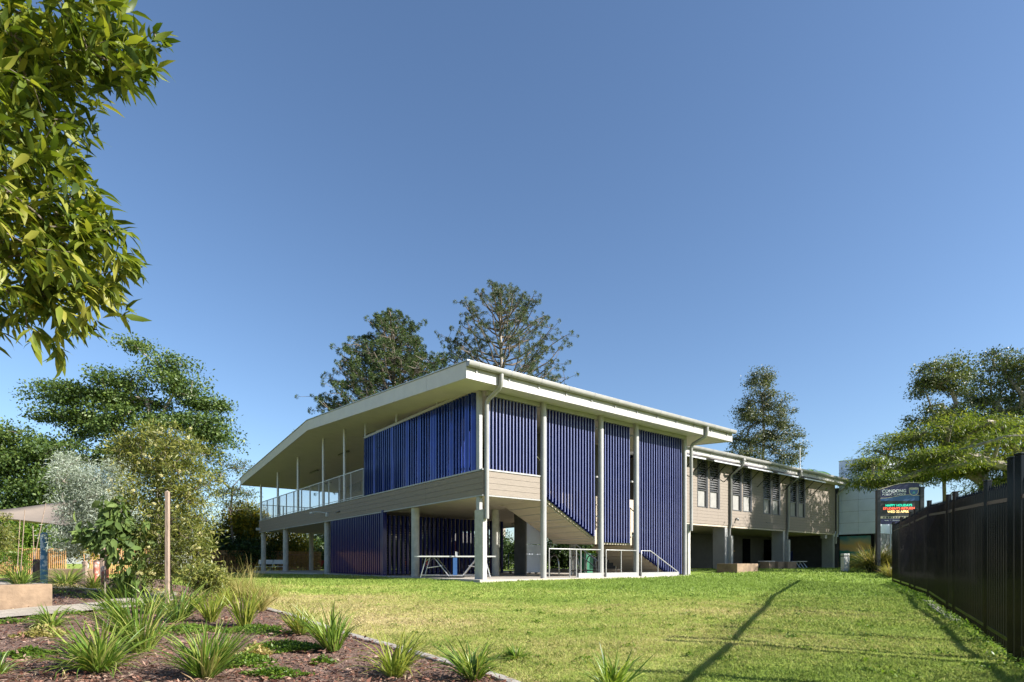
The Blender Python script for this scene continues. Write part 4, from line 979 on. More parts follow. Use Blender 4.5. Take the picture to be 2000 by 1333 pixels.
tree('large_gum', 'large domed gum with pale limbs at the right edge above the poinciana', 'tree',
     [(27.2, Y, 0), (27.3, Y, 5), TP(1930, 850, Y), TP(1945, 790, Y)],
     [PB(1960,700,Y,48,18), PB(2000,715,Y,50,24), PB(1930,722,Y,34,18), PB(1985,750,Y,60,22), PB(1915,755,Y,26,18), PB(1900,785,Y,34,20), PB(1960,790,Y,60,22), PB(2030,780,Y,60,40), PB(1935,825,Y,70,20), PB(2010,835,Y,50,22), PB(1895,822,Y,34,16)],
     230, .55, 100, .13, LM['gum'], M['bark_light'], .024, .5, 9, asp=.5, upn=.6)
Y = 30.5
tree('large_gum', 'slimmer gum with a flat-topped airy crown left of the large domed gum', 'tree',
     [(23.5, Y, 0), (23.4, Y, 5), TP(1845, 850, Y), TP(1840, 790, Y)],
     [PB(1860,707,Y,22,9), PB(1835,722,Y,40,12), PB(1885,722,Y,24,12), PB(1808,745,Y,24,14), PB(1795,770,Y,16,9), PB(1845,745,Y,40,14), PB(1880,760,Y,20,18), PB(1820,800,Y,26,12), PB(1800,820,Y,24,14), PB(1850,820,Y,44,16), PB(1790,840,Y,24,12), PB(1870,800,Y,20,14)],
     150, .42, 90, .12, LM['gum'], M['bark_light'], .020, .5, 10, asp=.5, upn=.6)
# pale picket fence far beyond the sign
PF = tag(empty('picket_fence', (20.5, 30.5, 0)), 'pale picket fence in the distance right of the school sign', 'fence')
for k in range(0, 60, 10):
    mb = MB()
    for j in range(10): xx = (k+j)*.14; mb.bar((xx, (k+j)*.02, 0), (xx, (k+j)*.02, 3.0), .06, .02)
    mb.bar((k*.14, k*.02+.03, 2.6), ((k+9)*.14, (k+9)*.02+.03, 2.6), .03, .06); mb.bar((k*.14, k*.02+.03, .4), ((k+9)*.14, (k+9)*.02+.03, .4), .03, .06)
    mb.build('picket_panel', M['cloud'], PF)
tree('wing_shade_tree', 'large leafy tree added out of view beyond the fence to shade the wing', 'tree', [(36, 32, -.2), (36, 32, 5), (36, 32, 10)], [(35.5, 30, 13.5, 3.0, 4.5, 4.2), (36.5, 35.5, 12, 3.0, 3.5, 4.0), (37.5, 26.5, 14, 2.5, 3.0, 3.0), (35, 36, 8.5, 2.0, 2.5, 2.0)], 150, 1.25, 110, .30, LM['gum'], M['bark_light'], .03, .6, 77, asp=.5)  # unseen crown added to throw dappled shade on the wing
tree('street_shrub', 'leafy roadside shrub off to the right beyond the fence', 'shrub', [(9.0, 3.6, -.8), (9.0, 3.6, .8)], [(9.0, 3.6, 1.5, .9, .9, .5), (8.3, 4.0, 1.1, .6, .6, .4)], 30, .3, 60, .10, LM['gum'], M['bark'], .008, .6, 78)

# ------------------------------------------------------------ near tree, upper left
def near_tree():
    rg = np.random.default_rng(5); Y = 2.9
    B = [PB(-60,60,Y,120,110,.5), PB(90,40,Y,120,60,.5), PB(215,35,Y,90,50,.35), PB(295,62,Y,34,46,.2), PB(290,130,Y,24,24,.15), PB(190,100,Y,70,45,.35), PB(70,130,Y,90,70,.5), PB(60,230,Y,85,70,.5), PB(125,250,Y,40,50,.3),
         PB(60,330,Y,110,70,.5), PB(165,335,Y,26,34,.2), PB(60,420,Y,120,60,.5), PB(180,410,Y,42,36,.25), PB(100,490,Y,120,60,.5), PB(220,465,Y,58,34,.25), PB(262,505,Y,28,26,.15), PB(60,560,Y,90,40,.4), PB(175,560,Y,75,40,.3), PB(235,575,Y,34,18,.15),
         PB(110,620,Y,55,36,.3), PB(175,630,Y,30,24,.2), PB(108,675,Y,42,30,.2), PB(108,715,Y,16,30,.12), PB(5,650,Y,14,40,.1), PB(-150,300,Y,160,300,.8), PB(-120,550,Y,100,120,.6)]
    B = [(b[0]-.05, b[1], b[2], b[3], b[4], b[5]) for b in B]; nT = 1050; C = blob_pts(rg, B, nT, .3); base = np.array([-4.6, 3.2, g1(-4.6, 3.2)-.2])
    arr, par, rad = skeleton(rg, [base, base+[.1, 0, 1.2], base+[.5, -.1, 2.2], base+[1.2, -.3, 3.0], (-2.75, 2.9, 2.9)], C[:420], .0016, .52, .18)
    e_ = tag(empty('leafy_tree', Vector(base)), 'overhanging near tree at upper left with long glossy yellow-green leaves', 'tree')
    skel_mesh(arr-base, par, rad, .11).build('branches', M['bark'], e_, smooth=True)
    # each twig end carries a rosette of long leaves
    k = 8; idx = np.repeat(np.arange(nT), k); n = len(idx)
    out = unit(C-np.array([-2.7, 2.9, 2.2])+rg.normal(size=C.shape)*.45); out[:, 2] -= .15; out = unit(out)
    D = out[idx]*.75+rg.normal(size=(n, 3))*.62; D[:, 2] -= .32; D = unit(D)
    P = C[idx]-out[idx]*(rg.random(n)*.10)[:, None]; N = rg.normal(size=(n, 3))*.45+np.array([0, 0, 1.]); N -= D*(N*D).sum(1)[:, None]
    L = .045+.095*rg.random(n)**.8
    link('leaves', leaf_mesh('leaves', P-base, D, N, L, L*(.20+.10*rg.random(n)), T_LEAF), LM['near'], e_)
near_tree()

# ------------------------------------------------------------ left garden
# paling fences
def palings(x0, y0, x1, y1, h, label):
    p0 = Vector((x0, y0, g1(x0, y0))); p1 = Vector((x1, y1, g1(x1, y1))); L = (p1-p0).length; d = (p1-p0)/L; rg = random.Random(int(x0*7))
    e_ = tag(empty('paling_fence', p0), label, 'fence'); n = int(L/.105); mb = MB()
    for k in range(n):
        q = d*(k+.5)*L/n; mb.bar(q+Vector((0, 0, 0)), q+Vector((0, 0, h+rg.uniform(-.012, .012))), .095, .02)
    mb.build('palings', M['paling'], e_)
    mb = MB(); nrm = Vector((-d.y, d.x, 0))*.04
    for z in (.3, h-.25): mb.bar(nrm+Vector((0,0,z)), d*L+nrm+Vector((0,0,z)), .05, .08)
    mb.build('rails', M['timber'], e_)
palings(-36, 32.5, -26.5, 33.5, 1.55, 'warm brown timber paling fence at the far left behind the garden')
palings(-25.9, 34.0, -15.4, 45.5, 1.6, 'brown paling fence continuing behind the shrubs towards the pavilion')
# shade sail
SS = tag(empty('shade_sail', TP(150, 1101, 27.)), 'taupe triangular shade sail stretched over the garden at far left', 'shade sail')
o0 = Vector(SS.location); c_ = [Vector(TP(-60, 1012, 24.)), Vector(TP(118, 984, 27.)), Vector(TP(150, 1026, 23.)), Vector(TP(150, 1000, 27.))]
tri = [Vector(TP(-90, 1006, 24.5)), Vector(TP(152, 975, 29.)), Vector(TP(158, 1032, 23.))]
vs = []; fs = []; n = 14; ids = {}
for i in range(n+1):
    for j in range(n+1-i):
        a, b = i/n, j/n; c = 1-a-b
        p = tri[0]*a+tri[1]*b+tri[2]*c; ctr = (tri[0]+tri[1]+tri[2])/3
        pinch = 1-.16*4*max(a*b*(1-c), b*c*(1-a), a*c*(1-b)); p = ctr+(p-ctr)*pinch; p.z -= .35*(27*a*b*c)
        ids[i, j] = len(vs); vs.append(p-o0)
for i in range(n):
    for j in range(n-i):
        fs.append((ids[i, j], ids[i+1, j], ids[i, j+1]))
        if i+j < n-1: fs.append((ids[i+1, j], ids[i+1, j+1], ids[i, j+1]))
o = MB().add(vs, fs).build('sail_cloth', M['sail'], SS, smooth=True); sm_ = o.modifiers.new('thick', 'SOLIDIFY'); sm_.thickness = .01
for i, t_ in enumerate(tri[1:]):
    base_ = Vector((t_.x+.4*(1-2*i)*0+.25, t_.y+.3, g1(t_.x, t_.y)-.2)); 
    if i == 0: MB().tube([base_-o0, Vector((base_.x, base_.y, t_.z+.3))-o0], .085, 12).build('sail_post', M['white'], SS, smooth=True)
mb = MB(); mb.tube([tri[2]-o0, Vector(TP(108, 1048, 24.5))-o0], .03, 6); mb.build('tension_strut', M['alu'], SS)
# painted garden totems
def totem(px, pt, pb_, Yd, wpx, m, label, cap=None):
    b = Vector(((px-1000)/1100.*Yd, Yd, 0)); zt = .5+(1101-pt)/1100.*Yd; b.z = .5+(1101-pb_)/1100.*Yd; b.z = min(b.z, g1(b.x, b.y)+.1)
    r = wpx/1100.*Yd/2; h = zt-b.z; e_ = tag(empty('painted_totem', b), label, 'totem pole')
    MB().tube([(0, 0, -.1), (0, 0, h*.5), (0, 0, h)], [r, r*1.01, r*.98], 20).build('pole', m, e_, smooth=True)
    MB().tube([(0, 0, h+.001), (0, 0, h+.02), (0, 0, h+.05)], [r*.98, r*.9, r*.5], 20).build('pole_top', cap or m, e_, smooth=True)
m1 = mat('totem_blue', (.035,.14,.25), .6, c2=(.35,.45,.50), scale=5, lo=.52, hi=.56, stretch=(1,1,.9)); m2 = mat('totem_brick', (.36,.11,.07), .75, c2=(.55,.42,.35), scale=9, lo=.5, hi=.6); m3 = mat('totem_brown', (.05,.03,.025), .7, c2=(.12,.08,.06), scale=6)
totem(86, 1044, 1143, 15.5, 12, m1, 'tall blue painted totem pole with wavy white pattern')
totem(205, 1110, 1159, 12.8, 13, m2, 'red and cream painted low totem, right one of the pair by the sapling')
totem(190, 1098, 1148, 14.2, 13, m2, 'red and cream painted low totem, left one of the pair with a dark top', m3)
totem(71, 1096, 1144, 16.5, 12, m3, 'dark brown short totem just left of the blue one')
def stake(px, pt, pb_, Yd, wpx, label):
    x = (px-1000)/1100.*Yd; z0 = g1(x, Yd); h = .5+(1101-pt)/1100.*Yd-z0; s_ = wpx/1100.*Yd
    o = MB().prism([(-s_/2, -s_/2), (s_/2, -s_/2), (s_/2, s_/2), (-s_/2, s_/2)], 'z', -.2, h-.03).add([(-s_/2, -s_/2, h-.03), (s_/2, -s_/2, h-.03), (s_/2, s_/2, h-.03), (-s_/2, s_/2, h-.03), (0, 0, h)], [(0,1,4),(1,2,4),(2,3,4),(3,0,4)]).build('timber_stake', M['timber'], None, bevel=.003)
    o.location = (x, Yd, z0); tag(o, label, 'stake')
stake(327, 958, 1190, 9.6, 6.5, 'tall square timber stake standing in front of the bottlebrush shrub')
stake(270, 1062, 1150, 11.5, 8, 'short weathered timber stake left of the bottlebrush trunk')
stake(201, 1018, 1110, 13.4, 8, 'thin timber stake tied to the broad-leaved sapling')
stake(166, 1095, 1130, 16.5, 6, 'small pale timber stake beside the yellow-leaved shrub')
# sandstone planter: curved wall with a capped top
def arc_wall(name, label, c, r, a0, a1, h, th, m, z0):
    mb = MB(); n = 26; vs = []
    for k in range(n+1):
        a = a0+(a1-a0)*k/n
        for rr, zz in ((r-th/2, -.25), (r+th/2, -.25), (r+th/2, h-.02), (r+th/2-.02, h), (r-th/2+.02, h), (r-th/2, h-.02)): vs.append((rr*math.cos(a), rr*math.sin(a), zz))
    fs = [(k*6+i, k*6+(i+1) % 6, (k+1)*6+(i+1) % 6, (k+1)*6+i) for k in range(n) for i in range(6)]+[tuple(range(6))[::-1], tuple(n*6+i for i in range(6))]
    o = mb.add(vs, fs).build(name, m); o.location = (c[0], c[1], z0); tag(o, label, 'seat wall'); return o
arc_wall('stone_seat', 'curved sandstone seat wall at the left edge beside the pale path', (-10.2, 11.2), 2.1, math.radians(200), math.radians(330), .46, .42, M['sand'], g1(-8.4, 9.8))
o = MB().box(-.9, .9, -.25, .25, -.2, .36).build('stone_seat', M['sand'], None, bevel=.03); o.location = (-16.9, 21.4, g1(-17, 21.4)); tag(o, 'low straight sandstone seat behind the red totems', 'seat wall')
o = MB().prism([(-.5,-.3),(.4,-.35),(.65,.1),(.2,.4),(-.45,.3)], 'z', -.2, .38).build('boulder', M['rock'], None, bevel=.09); o.location = (16.0, 23.2, g1(16, 23.2)); o.rotation_euler = (.1, -.25, .4); tag(o, 'grey boulder at the foot of the sign beside the fence end', 'rock')
# bunting behind the pavilion
for i in range(7):
    x = -15.9+i*1.75; o = MB().prism([(-.28, 0), (.28, 0), (0, -.55)], 'y', 0, .01).build('red_flag', M['red']); o.location = (x, 47, .75); tag(o, 'small red triangular flag hanging in the line behind the pavilion', 'flag', 'row of small red flags behind the pavilion')

def shrubby(name, label, cat, base, blobs, nc, clump, nl, leaf, lm, seed, asp=.2, flat=.8, rad_w=.5, rt=.004, tmpl=T_RHOMB, bark=None, upn=.5, droop=0., rmax=.05, trunk=None, shell=.35):
    return tree(name, label, cat, trunk or [base, (base[0], base[1], base[2]+.5)], blobs, nc, clump, nl, leaf, lm, bark or M['bark'], rt, flat, seed, None, tmpl, droop, upn, shell, rmax, .5, 0, asp, rad_w)
Y = 11.5; bx = (335-1000)/1100.*Y
BBL = [PB(320,850,Y,70,26), PB(290,900,Y,58,42), PB(360,890,Y,58,44), PB(310,950,Y,84,44), PB(375,950,Y,46,44), PB(290,1010,Y,62,44), PB(365,1015,Y,68,46), PB(385,1075,Y,52,38), PB(320,1075,Y,64,40), PB(300,1120,Y,40,20), PB(375,1115,Y,48,22), PB(255,870,Y,26,22)]
sb = shrubby('bottlebrush_shrub', 'large yellow-green bottlebrush shrub with cream flowers behind the tall stake', 'shrub', (bx, Y, g1(bx, Y)-.1), BBL, 235, .20, 72, .10, LM['shrub'], 101, .2, rt=.004,
             trunk=[(bx, Y, g1(bx, Y)-.1), (bx-.03, Y, .3), (bx, Y, 1.1), (bx-.05, Y, 1.9)], bark=M['bark'], tmpl=T_RHOMB)
rg = np.random.default_rng(9); FC = blob_pts(rg, [(b[0], b[1]-.15, b[2], b[3], b[4], b[5]) for b in BBL], 95, .92)-np.array(sb.location)
idx = np.repeat(np.arange(95), 70); ax = unit(rg.normal(size=(95, 3))); tt = rg.random(len(idx))-.5; D = unit(np.cross(ax[idx], rg.normal(size=(len(idx), 3))))
link('flowers', leaf_mesh('flowers', FC[idx]+ax[idx]*tt[:, None]*.085, D, rg.normal(size=D.shape), np.full(len(idx), .032), np.full(len(idx), .005), T_RHOMB), LM['flower'], sb)
Y = 15.; bx = (205-1000)/1100.*Y
shrubby('silver_shrub', 'silvery grey-leaved shrub spreading left of the bottlebrush', 'shrub', (bx, Y, g1(bx, Y)-.1), [PB(150,935,Y,48,34), PB(195,950,Y,50,44), PB(130,900,Y,30,18), PB(160,985,Y,50,38), PB(215,990,Y,45,50), PB(145,1035,Y,46,26), PB(190,1040,Y,40,36), PB(235,930,Y,32,30), PB(140,1065,Y,34,16)],
        460, .17, 85, .085, LM['silver'], 102, .16, 1., trunk=[(bx, Y, g1(bx, Y)-.1), (bx, Y, .5), (bx-.2, Y, 1.3)], bark=M['bark_light'], rt=.0035)
Y = 11.; bx = (205-1000)/1100.*Y
shrubby('broadleaf_sapling', 'sapling with large drooping broad green leaves between the totems and the stakes', 'sapling', (bx, Y, g1(bx, Y)-.1), [PB(225,1000,Y,32,28), PB(205,1030,Y,36,24), PB(250,1045,Y,36,34), PB(215,1075,Y,30,26), PB(258,1100,Y,34,24), PB(180,1045,Y,22,18)],
        46, .16, 14, .20, LM['broad'], 103, .42, tmpl=T_LEAF, droop=.9, upn=.3, trunk=[(bx, Y, g1(bx, Y)-.1), (bx, Y, .4), (bx+.05, Y, 1.2)], rt=.004)
Y = 17.5; bx = (165-1000)/1100.*Y
shrubby('yellow_shrub', 'small yellow-leaved shrub behind the red totems', 'shrub', (bx, Y, g1(bx, Y)-.1), [PB(172,1030,Y,22,22), PB(160,1065,Y,22,18), PB(180,1085,Y,18,16)], 46, .16, 26, .11, LM['yellow'], 104, .3)
for i, (px, py, Yd, rx, ry, k, lab) in enumerate([(25, 1085, 19., 34, 24, 'fresh', 'bright green leafy shrub before the paling fence at the left edge'), (400, 1130, 10.2, 34, 24, 'shrub', 'low green bush at the foot of the bottlebrush, right side'),
      (250, 1140, 12.4, 34, 20, 'fresh', 'low bright green bush between the short stakes'), (-5, 1040, 17., 26, 40, 'shrub', 'upright green shrub cut by the left edge of the picture')]):
    x = (px-1000)/1100.*Yd
    shrubby('garden_shrub', lab, 'shrub', (x, Yd, g1(x, Yd)-.05), [PB(px, py, Yd, rx, ry), PB(px+rx*.5, py+ry*.4, Yd, rx*.5, ry*.6)], 60, .13, 40, .085, LM[k], 110+i, .28)

# strap-leaved tufts, each its own plant
def tuft(name, label, cat, loc, h, spread, n, wd, lm, seed, group=None, stiff=.5, lean=(0, 0), heads=0):
    rg = np.random.default_rng(seed); seg = 6
    th = rg.random(n)*6.283; rr = np.sqrt(rg.random(n))*.07*(h/.6); el = .12+rg.random(n)**1.1*spread; L = h*(.55+.6*rg.random(n)); bend = (.15+rg.random(n)*1.35)*(1.25-stiff)*rg.uniform(.7, 1.35); th = th+.9*np.sin(th+rg.random()*6.28)*rg.random()
    t = np.linspace(0, 1, seg+1)
    ang = el[:, None]+bend[:, None]*t[None]**1.7*1.15
    dl = L[:, None]/seg; rad_ = np.concatenate([np.zeros((n, 1)), np.cumsum(np.sin(ang[:, 1:])*dl, 1)], 1); zz = np.concatenate([np.zeros((n, 1)), np.cumsum(np.cos(ang[:, 1:])*dl, 1)], 1)
    zz = np.maximum(zz, .01)
    tw = rg.normal(size=n)*.35
    cx, sy = np.cos(th), np.sin(th)
    X = (rr*cx)[:, None]+rad_*np.cos(th[:, None]+tw[:, None]*t)+lean[0]*zz; Y_ = (rr*sy)[:, None]+rad_*np.sin(th[:, None]+tw[:, None]*t)+lean[1]*zz
    ww = wd*(.65+.6*rg.random(n))[:, None]*np.array([.55, .9, 1, .95, .8, .5, .06])[None]/2
    ph = th+rg.normal(size=n)*.7
    nx_, ny_ = -np.sin(ph)[:, None]*ww, np.cos(ph)[:, None]*ww
    V = np.stack([np.stack([X-nx_, Y_-ny_, zz+ww*.35], -1), np.stack([X, Y_, zz-ww*.1], -1), np.stack([X+nx_, Y_+ny_, zz+ww*.35], -1)], 2)
    b = (np.arange(n)*(seg+1)*3)[:, None, None]+(np.arange(seg)*3)[None, :, None]+np.array([0, 1])[None, None]
    F = np.stack([b, b+1, b+4, b+3], -1).reshape(-1, 4)
    o = link(name, np_mesh(name, V.reshape(-1, 3), F), lm); o.location = loc
    o.data.polygons.foreach_set('use_smooth', [True]*len(o.data.polygons))
    return tag(o, label, cat, group)
GT = 'strap-leaved plants in the mulch bed'
tf = [(195,1322,112,.95,95,'strap','large dense strappy plant at lower left, second from the left edge in the front row',.35),
 (278,1283,135,.55,80,'strap','tall upright strappy plant in the middle of the bed left of the tall stake',.6),
 (402,1335,118,.75,80,'strap','large strappy plant at the bottom, right of the tall upright one',.6),
 (100,1232,46,1.2,60,'strap','low wide strappy plant beside the pale path at left',.3),
 (345,1222,80,.6,55,'strap','strappy plant just right of the foot of the tall stake',.6),
 (478,1232,78,.45,40,'strap_y','upright strappy plant with one yellow blade, right of centre of the bed',.8),
 (412,1222,62,.5,30,'strap_y','small yellowing strappy plant in front of the bottlebrush',.8),
 (588,1246,60,.6,38,'strap_y','small strappy plant touching the concrete edging, left of the pair',.6),
 (651,1280,92,.5,60,'strap','upright strappy plant by the concrete edging, right of the pair',.65),
 (773,1333,100,.7,48,'strap_y','tall yellow-green strappy plant with long drooping blades at the edging',.35),
 (925,1340,90,.7,60,'strap','bushy strappy plant at the bottom centre beside the edging',.5),
 (1012,1290,34,1.1,50,'strap','small low tuft growing on the lawn side of the edging',.5),
 (1196,1352,88,.7,34,'strap','dark strappy plant cut off by the bottom edge, right of centre',.6),
 (-5,1330,50,.8,30,'strap','strappy plant cut by the lower left corner',.6),
 (40,1150,52,.9,60,'strap','clump of strappy leaves behind the stone seat at far left',.5),
 (128,1150,46,1.0,60,'strap','clump of strappy leaves between the stone seat and the red totems',.4),
 (182,1156,36,.9,40,'strap_y','small clump of strappy leaves at the foot of the red totems',.5),
 (245,1175,44,.9,40,'strap','clump of strappy leaves beneath the broad-leaved sapling',.5),
 (300,1205,62,.8,50,'strap','strappy plant immediately left of the foot of the tall stake',.5),
 (232,1212,26,1.1,40,'strap','low strappy plant where the path meets the mulch',.4),
 (436,1190,40,.8,40,'strap_y','small strappy plant under the right side of the bottlebrush',.6),
 (510,1200,44,.7,36,'wisp','dry tuft at the corner where the edging ends',.7)]
for i, (px, py, hp, spd, n, k, lab, st) in enumerate(tf):
    x, y, z = gp(px, py); z = g1(x, y)+(.04 if px < 1000 else -.01); h = hp/1100.*y
    tuft('strappy_plant', lab, 'plant', (x, y, z), h*1.12, spd, int(n*2.5), .022 if y > 9 else .018, LM[k], 200+i, GT, st, (rnd.gauss(0, .13), rnd.gauss(0, .1)))
# wispy dry grasses along the end of the bed, each clump its own
for i in range(16):
    x = -6.6+i*.40+rnd.uniform(-.2, .2); y = 13.2-.10*i+rnd.uniform(-.7, .9) if i < 9 else 12.0+rnd.uniform(-.4, 1.2); x = min(x, float(edge_at(y))+.25)
    tuft('wispy_grass', 'thin dry seeding grass clump along the end of the garden bed', 'grass clump', (x, y, g1(x, y)), rnd.uniform(.38, .62), .55, 60, .007, LM['wisp'], 300+i, 'wispy grasses where bed meets lawn', .8)
for i, (px, py, hp) in enumerate([(490, 1150, 60), (455, 1165, 66), (540, 1168, 40)]):
    x, y, z = gp(px, py); tuft('wispy_grass', 'thin dry seeding grass clump along the end of the garden bed', 'grass clump', (x, y, z), hp/1100.*y*1.1, .5, 50, .006, LM['wisp'], 330+i, 'wispy grasses where bed meets lawn', .9)
# fountain grass by the sign
tuft('fountain_grass', 'big reddish fountain grass clump left of the school sign', 'grass clump', (16.2, 25.2, g1(16.2, 25.2)), 1.35, 1.05, 1300, .022, LM['red'], 340, None, .4)
tuft('fountain_grass', 'green-based fountain grass clump in front of the sign post', 'grass clump', (17.3, 24.0, g1(17.3, 24.)), 1.35, .9, 1100, .022, LM['red'], 341, None, .45)
tuft('fountain_grass', 'small fountain grass clump squeezed between sign and fence end', 'grass clump', (15.2, 22.6, g1(15.2, 22.6)), .8, .8, 260, .016, LM['wisp'], 342, None, .6)
mb = MB()
for k in range(7): a = rnd.uniform(-.12, .12); mb.tube([(a, rnd.uniform(-.1, .1), 0), (a+rnd.uniform(-.18, .18), 0, 1.3+rnd.uniform(0, 1.1))], .018, 5)
o = mb.build('plant_canes', mat('cane_rust', (.26,.12,.07), .8, c2=(.18,.08,.05), scale=5)); o.location = (16.15, 22.9, g1(16.2, 22.9)); tag(o, 'bundle of thin rust-coloured canes standing before the school sign', 'canes')
# garden canes beside the blue totem
mb = MB()
for a, b, h in ((-.4, -.3, 1.9), (-.3, -.15, 2.2), (.0, .5, 2.4), (.15, .1, 1.7)): mb.tube([(a, 0, 0), (b, 0, h)], .011, 5)
o = mb.build('plant_canes', M['timber']); o.location = (-14.9, 17.4, g1(-14.9, 17.4)); tag(o, 'loose pale canes standing left of the blue totem', 'canes')
# ground cover patches and moss-like mats
def cover(name, pts, lm, seed, n, leaf, h, label=None):
    rg = np.random.default_rng(seed); P = []
    for (px, py, rx, ry, w_) in pts:
        x, y, z = gp(px, py); rxm = rx/1100.*y; k = int(n*w_)
        th = rg.random(k)*6.283; r = np.sqrt(rg.random(k))*(1+.25*np.sin(th*3+px)+.15*np.sin(th*7))
        X = x+np.cos(th)*r*rxm; Y_ = y+np.sin(th)*r*ry; P.append(np.stack([X, Y_, gz(X, Y_)+.05+h*rg.random(k)*(1.1-np.minimum(1, r))], -1))
    P = np.concatenate(P); m = len(P); D = rg.normal(size=(m, 3)); D[:, 2] = np.abs(D[:, 2])*.5+.1; N = rg.normal(size=(m, 3))*.5+np.array([0, 0, 1.3]); L = leaf*(.6+.8*rg.random(m))
    return tag(link(name, leaf_mesh(name, P, D, N, L, L*.55, T_RHOMB), lm), kind='stuff')
cover('ground_cover', [(500,1240,58,.35,.8), (560,1275,75,.28,1.4), (480,1305,50,.3,1.), (600,1240,30,.3,.4), (540,1330,60,.12,.5), (55,1290,48,.15,.6), (630,1305,22,.08,.15), (365,1240,60,.4,.8), (220,1190,30,.4,.4)], LM['fresh'], 400, 2600, .035, .10)
cover('ground_cover', [(85,1250,45,.2,.5), (500,1290,30,.2,.4), (100,1155,110,.8,1.2), (260,1165,80,.9,1.), (20,1165,70,.7,.5), (420,1175,60,.8,.8)], LM['wisp'], 401, 1800, .045, .14)
cover('ground_cover', [(20,1224,34,.12,.4), (70,1217,26,.12,.3), (140,1207,40,.16,.5), (205,1198,30,.2,.5), (250,1190,26,.2,.4), (110,1165,50,.2,.5), (190,1172,40,.2,.5)], LM['fresh'], 402, 900, .035, .09)
# weeds and clover in the lawn, scruffy growth at the fence foot
rg = np.random.default_rng(71); Pw = []
for k in range(260):
    y = 5.4+13*rg.random()**1.2; x = -4+15*rg.random(); 
    if x < edge_at(y)+.2 or x > FX(y)-.1: continue
    m_ = int(14+26*rg.random()); th = rg.random(m_)*6.28; r_ = np.sqrt(rg.random(m_))*(.04+.13*rg.random()); X = x+np.cos(th)*r_; Y_ = y+np.sin(th)*r_*.8
    Pw.append(np.stack([X, Y_, gz(X, Y_)+.012+.02*rg.random(m_)], -1))
for k in range(900):
    y = 4.8+15*rg.random(); x = FX(y)-.02-.22*rg.random()**2; m_ = 6; X = x+rg.normal(size=m_)*.03; Y_ = y+rg.normal(size=m_)*.03; Pw.append(np.stack([X, Y_, gz(X, Y_)+.02+.10*rg.random(m_)], -1))
Pw = np.concatenate(Pw); m_ = len(Pw); D = rg.normal(size=(m_, 3)); D[:, 2] = np.abs(D[:, 2])*.6; L = .02+.035*rg.random(m_)
tag(link('lawn_weeds', leaf_mesh('lawn_weeds', Pw, D, rg.normal(size=(m_, 3))*.4+np.array([0, 0, 1.2]), L, L*.5, T_RHOMB), LM['fresh']), kind='stuff')
# bark mulch pieces
rg = np.random.default_rng(55); n = 60000
yy = 4.9+9.5*rg.random(n)**1.8; xx = -12+rg.random(n)*14; lim = edge_at(yy)-.10; k = (xx < lim) & (xx > -.98*yy); xx, yy = xx[k], yy[k]; n = len(xx)
pt = np.array([[p[0], p[1]] for p in smooth_path(pa, 8)]); dd = np.min(np.hypot(xx[:, None]-pt[None, :, 0], yy[:, None]-pt[None, :, 1]), 1); k = dd > .6; xx, yy = xx[k], yy[k]; n = len(xx)
P = np.stack([xx, yy, gz(xx, yy)+.055+.025*rg.random(n)], -1); D = rg.normal(size=(n, 3))*np.array([1, 1, .25]); N = rg.normal(size=(n, 3))*.35+np.array([0, 0, 1]); L = .018+.065*rg.random(n)**2
mm = leaf_mat('bark_chip', [(.05,.02,.014),(.13,.055,.036),(.22,.12,.085),(.32,.23,.18)], .0, .85, 1.1, spec=.2)
tag(link('bark_mulch', leaf_mesh('bark_mulch', P, D, N, L, L*(.25+.3*rg.random(n)), T_RHOMB), mm), kind='stuff')
n = 2600; yy = 5.0+8.5*rg.random(n)**1.5; xx = -11+rg.random(n)*13; k = (xx < edge_at(yy)+.25) & (xx > -.98*yy); xx, yy = xx[k], yy[k]; n = len(xx)
P = np.stack([xx, yy, gz(xx, yy)+.075+.01*rg.random(n)], -1); D = rg.normal(size=(n, 3))*np.array([1, 1, .12]); N = rg.normal(size=(n, 3))*.2+np.array([0, 0, 1]); L = .04+.20*rg.random(n)**2.5
tag(link('leaf_litter', leaf_mesh('leaf_litter', P, D, N, L, .006+.012*rg.random(n), T_RHOMB), leaf_mat('dry_litter', [(.14,.08,.04),(.32,.24,.13),(.45,.36,.22)], .1, .8, 1.)), kind='stuff')
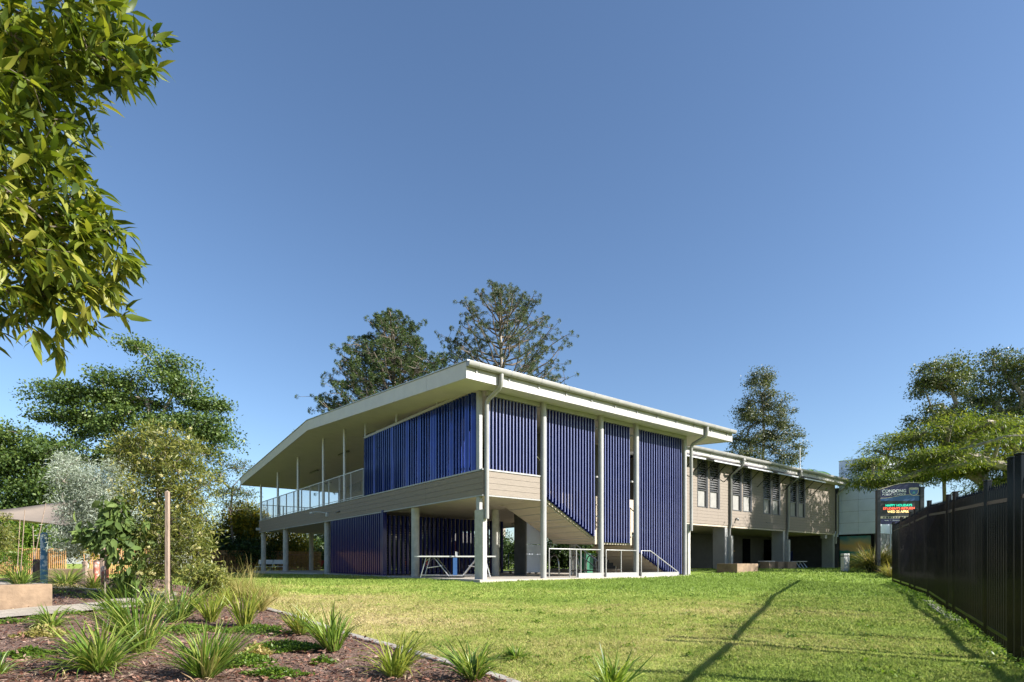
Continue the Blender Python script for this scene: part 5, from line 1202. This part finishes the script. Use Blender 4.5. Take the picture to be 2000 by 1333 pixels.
# ------------------------------------------------------------ lawn blades
def blades(seed, n, y0, y1, h, wd, pw=1.):
    rg = np.random.default_rng(seed); u = rg.random(n)**pw; y = y0+(y1-y0)*u; x = (-.62+rg.random(n)*1.60)*y
    cl = np.sin(x*2.1+np.sin(y*1.7)*2)*np.sin(y*2.6+np.sin(x*1.3)*2); keep = (x > edge_at(y)+.07)&(x < FX(y)+1.4)
    loc = np.array([P0[0], P0[1]]); dx, dy = x-loc[0], y-loc[1]; a = dx*math.cos(BR)+dy*math.sin(BR); b = -dx*math.sin(BR)+dy*math.cos(BR)
    keep &= ~((a > -.4)&(b > -.4)&(a < 13.2)&(b < 27.3)); keep &= ~((a > 13.1)&(b > 2.35)&(a < 33)); x, y, cl = x[keep], y[keep], cl[keep]; n = len(x)
    th = rg.random(n)*6.283; s_ = 1+.35*cl+.5*rg.random(n)
    # coarse cells of longer growth make the turf uneven
    cell = np.sin(x*5.3+1.7*np.sin(y*4.1))*np.sin(y*6.1+1.3*np.sin(x*3.7)); s_ *= 1+.22*cell
    H = h*s_*(.5+.7*rg.random(n)); le = rg.random(n)*1.1+.1; Wd = wd*(.6+.8*rg.random(n))
    P = np.stack([x, y, gz(x, y)-.006], -1); side = np.stack([np.cos(th), np.sin(th), np.zeros(n)], -1)*Wd[:, None]/2; ln = th+1.57+rg.normal(size=n)*.6
    tip = P+np.stack([np.cos(ln)*H*le, np.sin(ln)*H*le, H], -1); mid = P+np.stack([np.cos(ln)*H*le*.3, np.sin(ln)*H*le*.3, H*.6], -1)
    V = np.stack([P-side, P+side, mid+side*.8, tip, mid-side*.8], 1).reshape(-1, 3)
    F = (np.arange(n)*5)[:, None]+np.arange(5)[None]
    return V, F
Vs = []; Fs = []; off = 0
for a in ((1, 260000, 5.0, 8.5, .028, .0052), (2, 220000, 8.5, 13, .032, .008), (3, 120000, 13, 21, .04, .014), (4, 70000, 21, 36, .06, .032)):
    V, F = blades(*a); Vs.append(V); Fs.append(F+off); off += len(V)
tag(link('lawn_grass', np_mesh('lawn_grass', np.concatenate(Vs), np.concatenate(Fs)), M['blade']), kind='stuff')
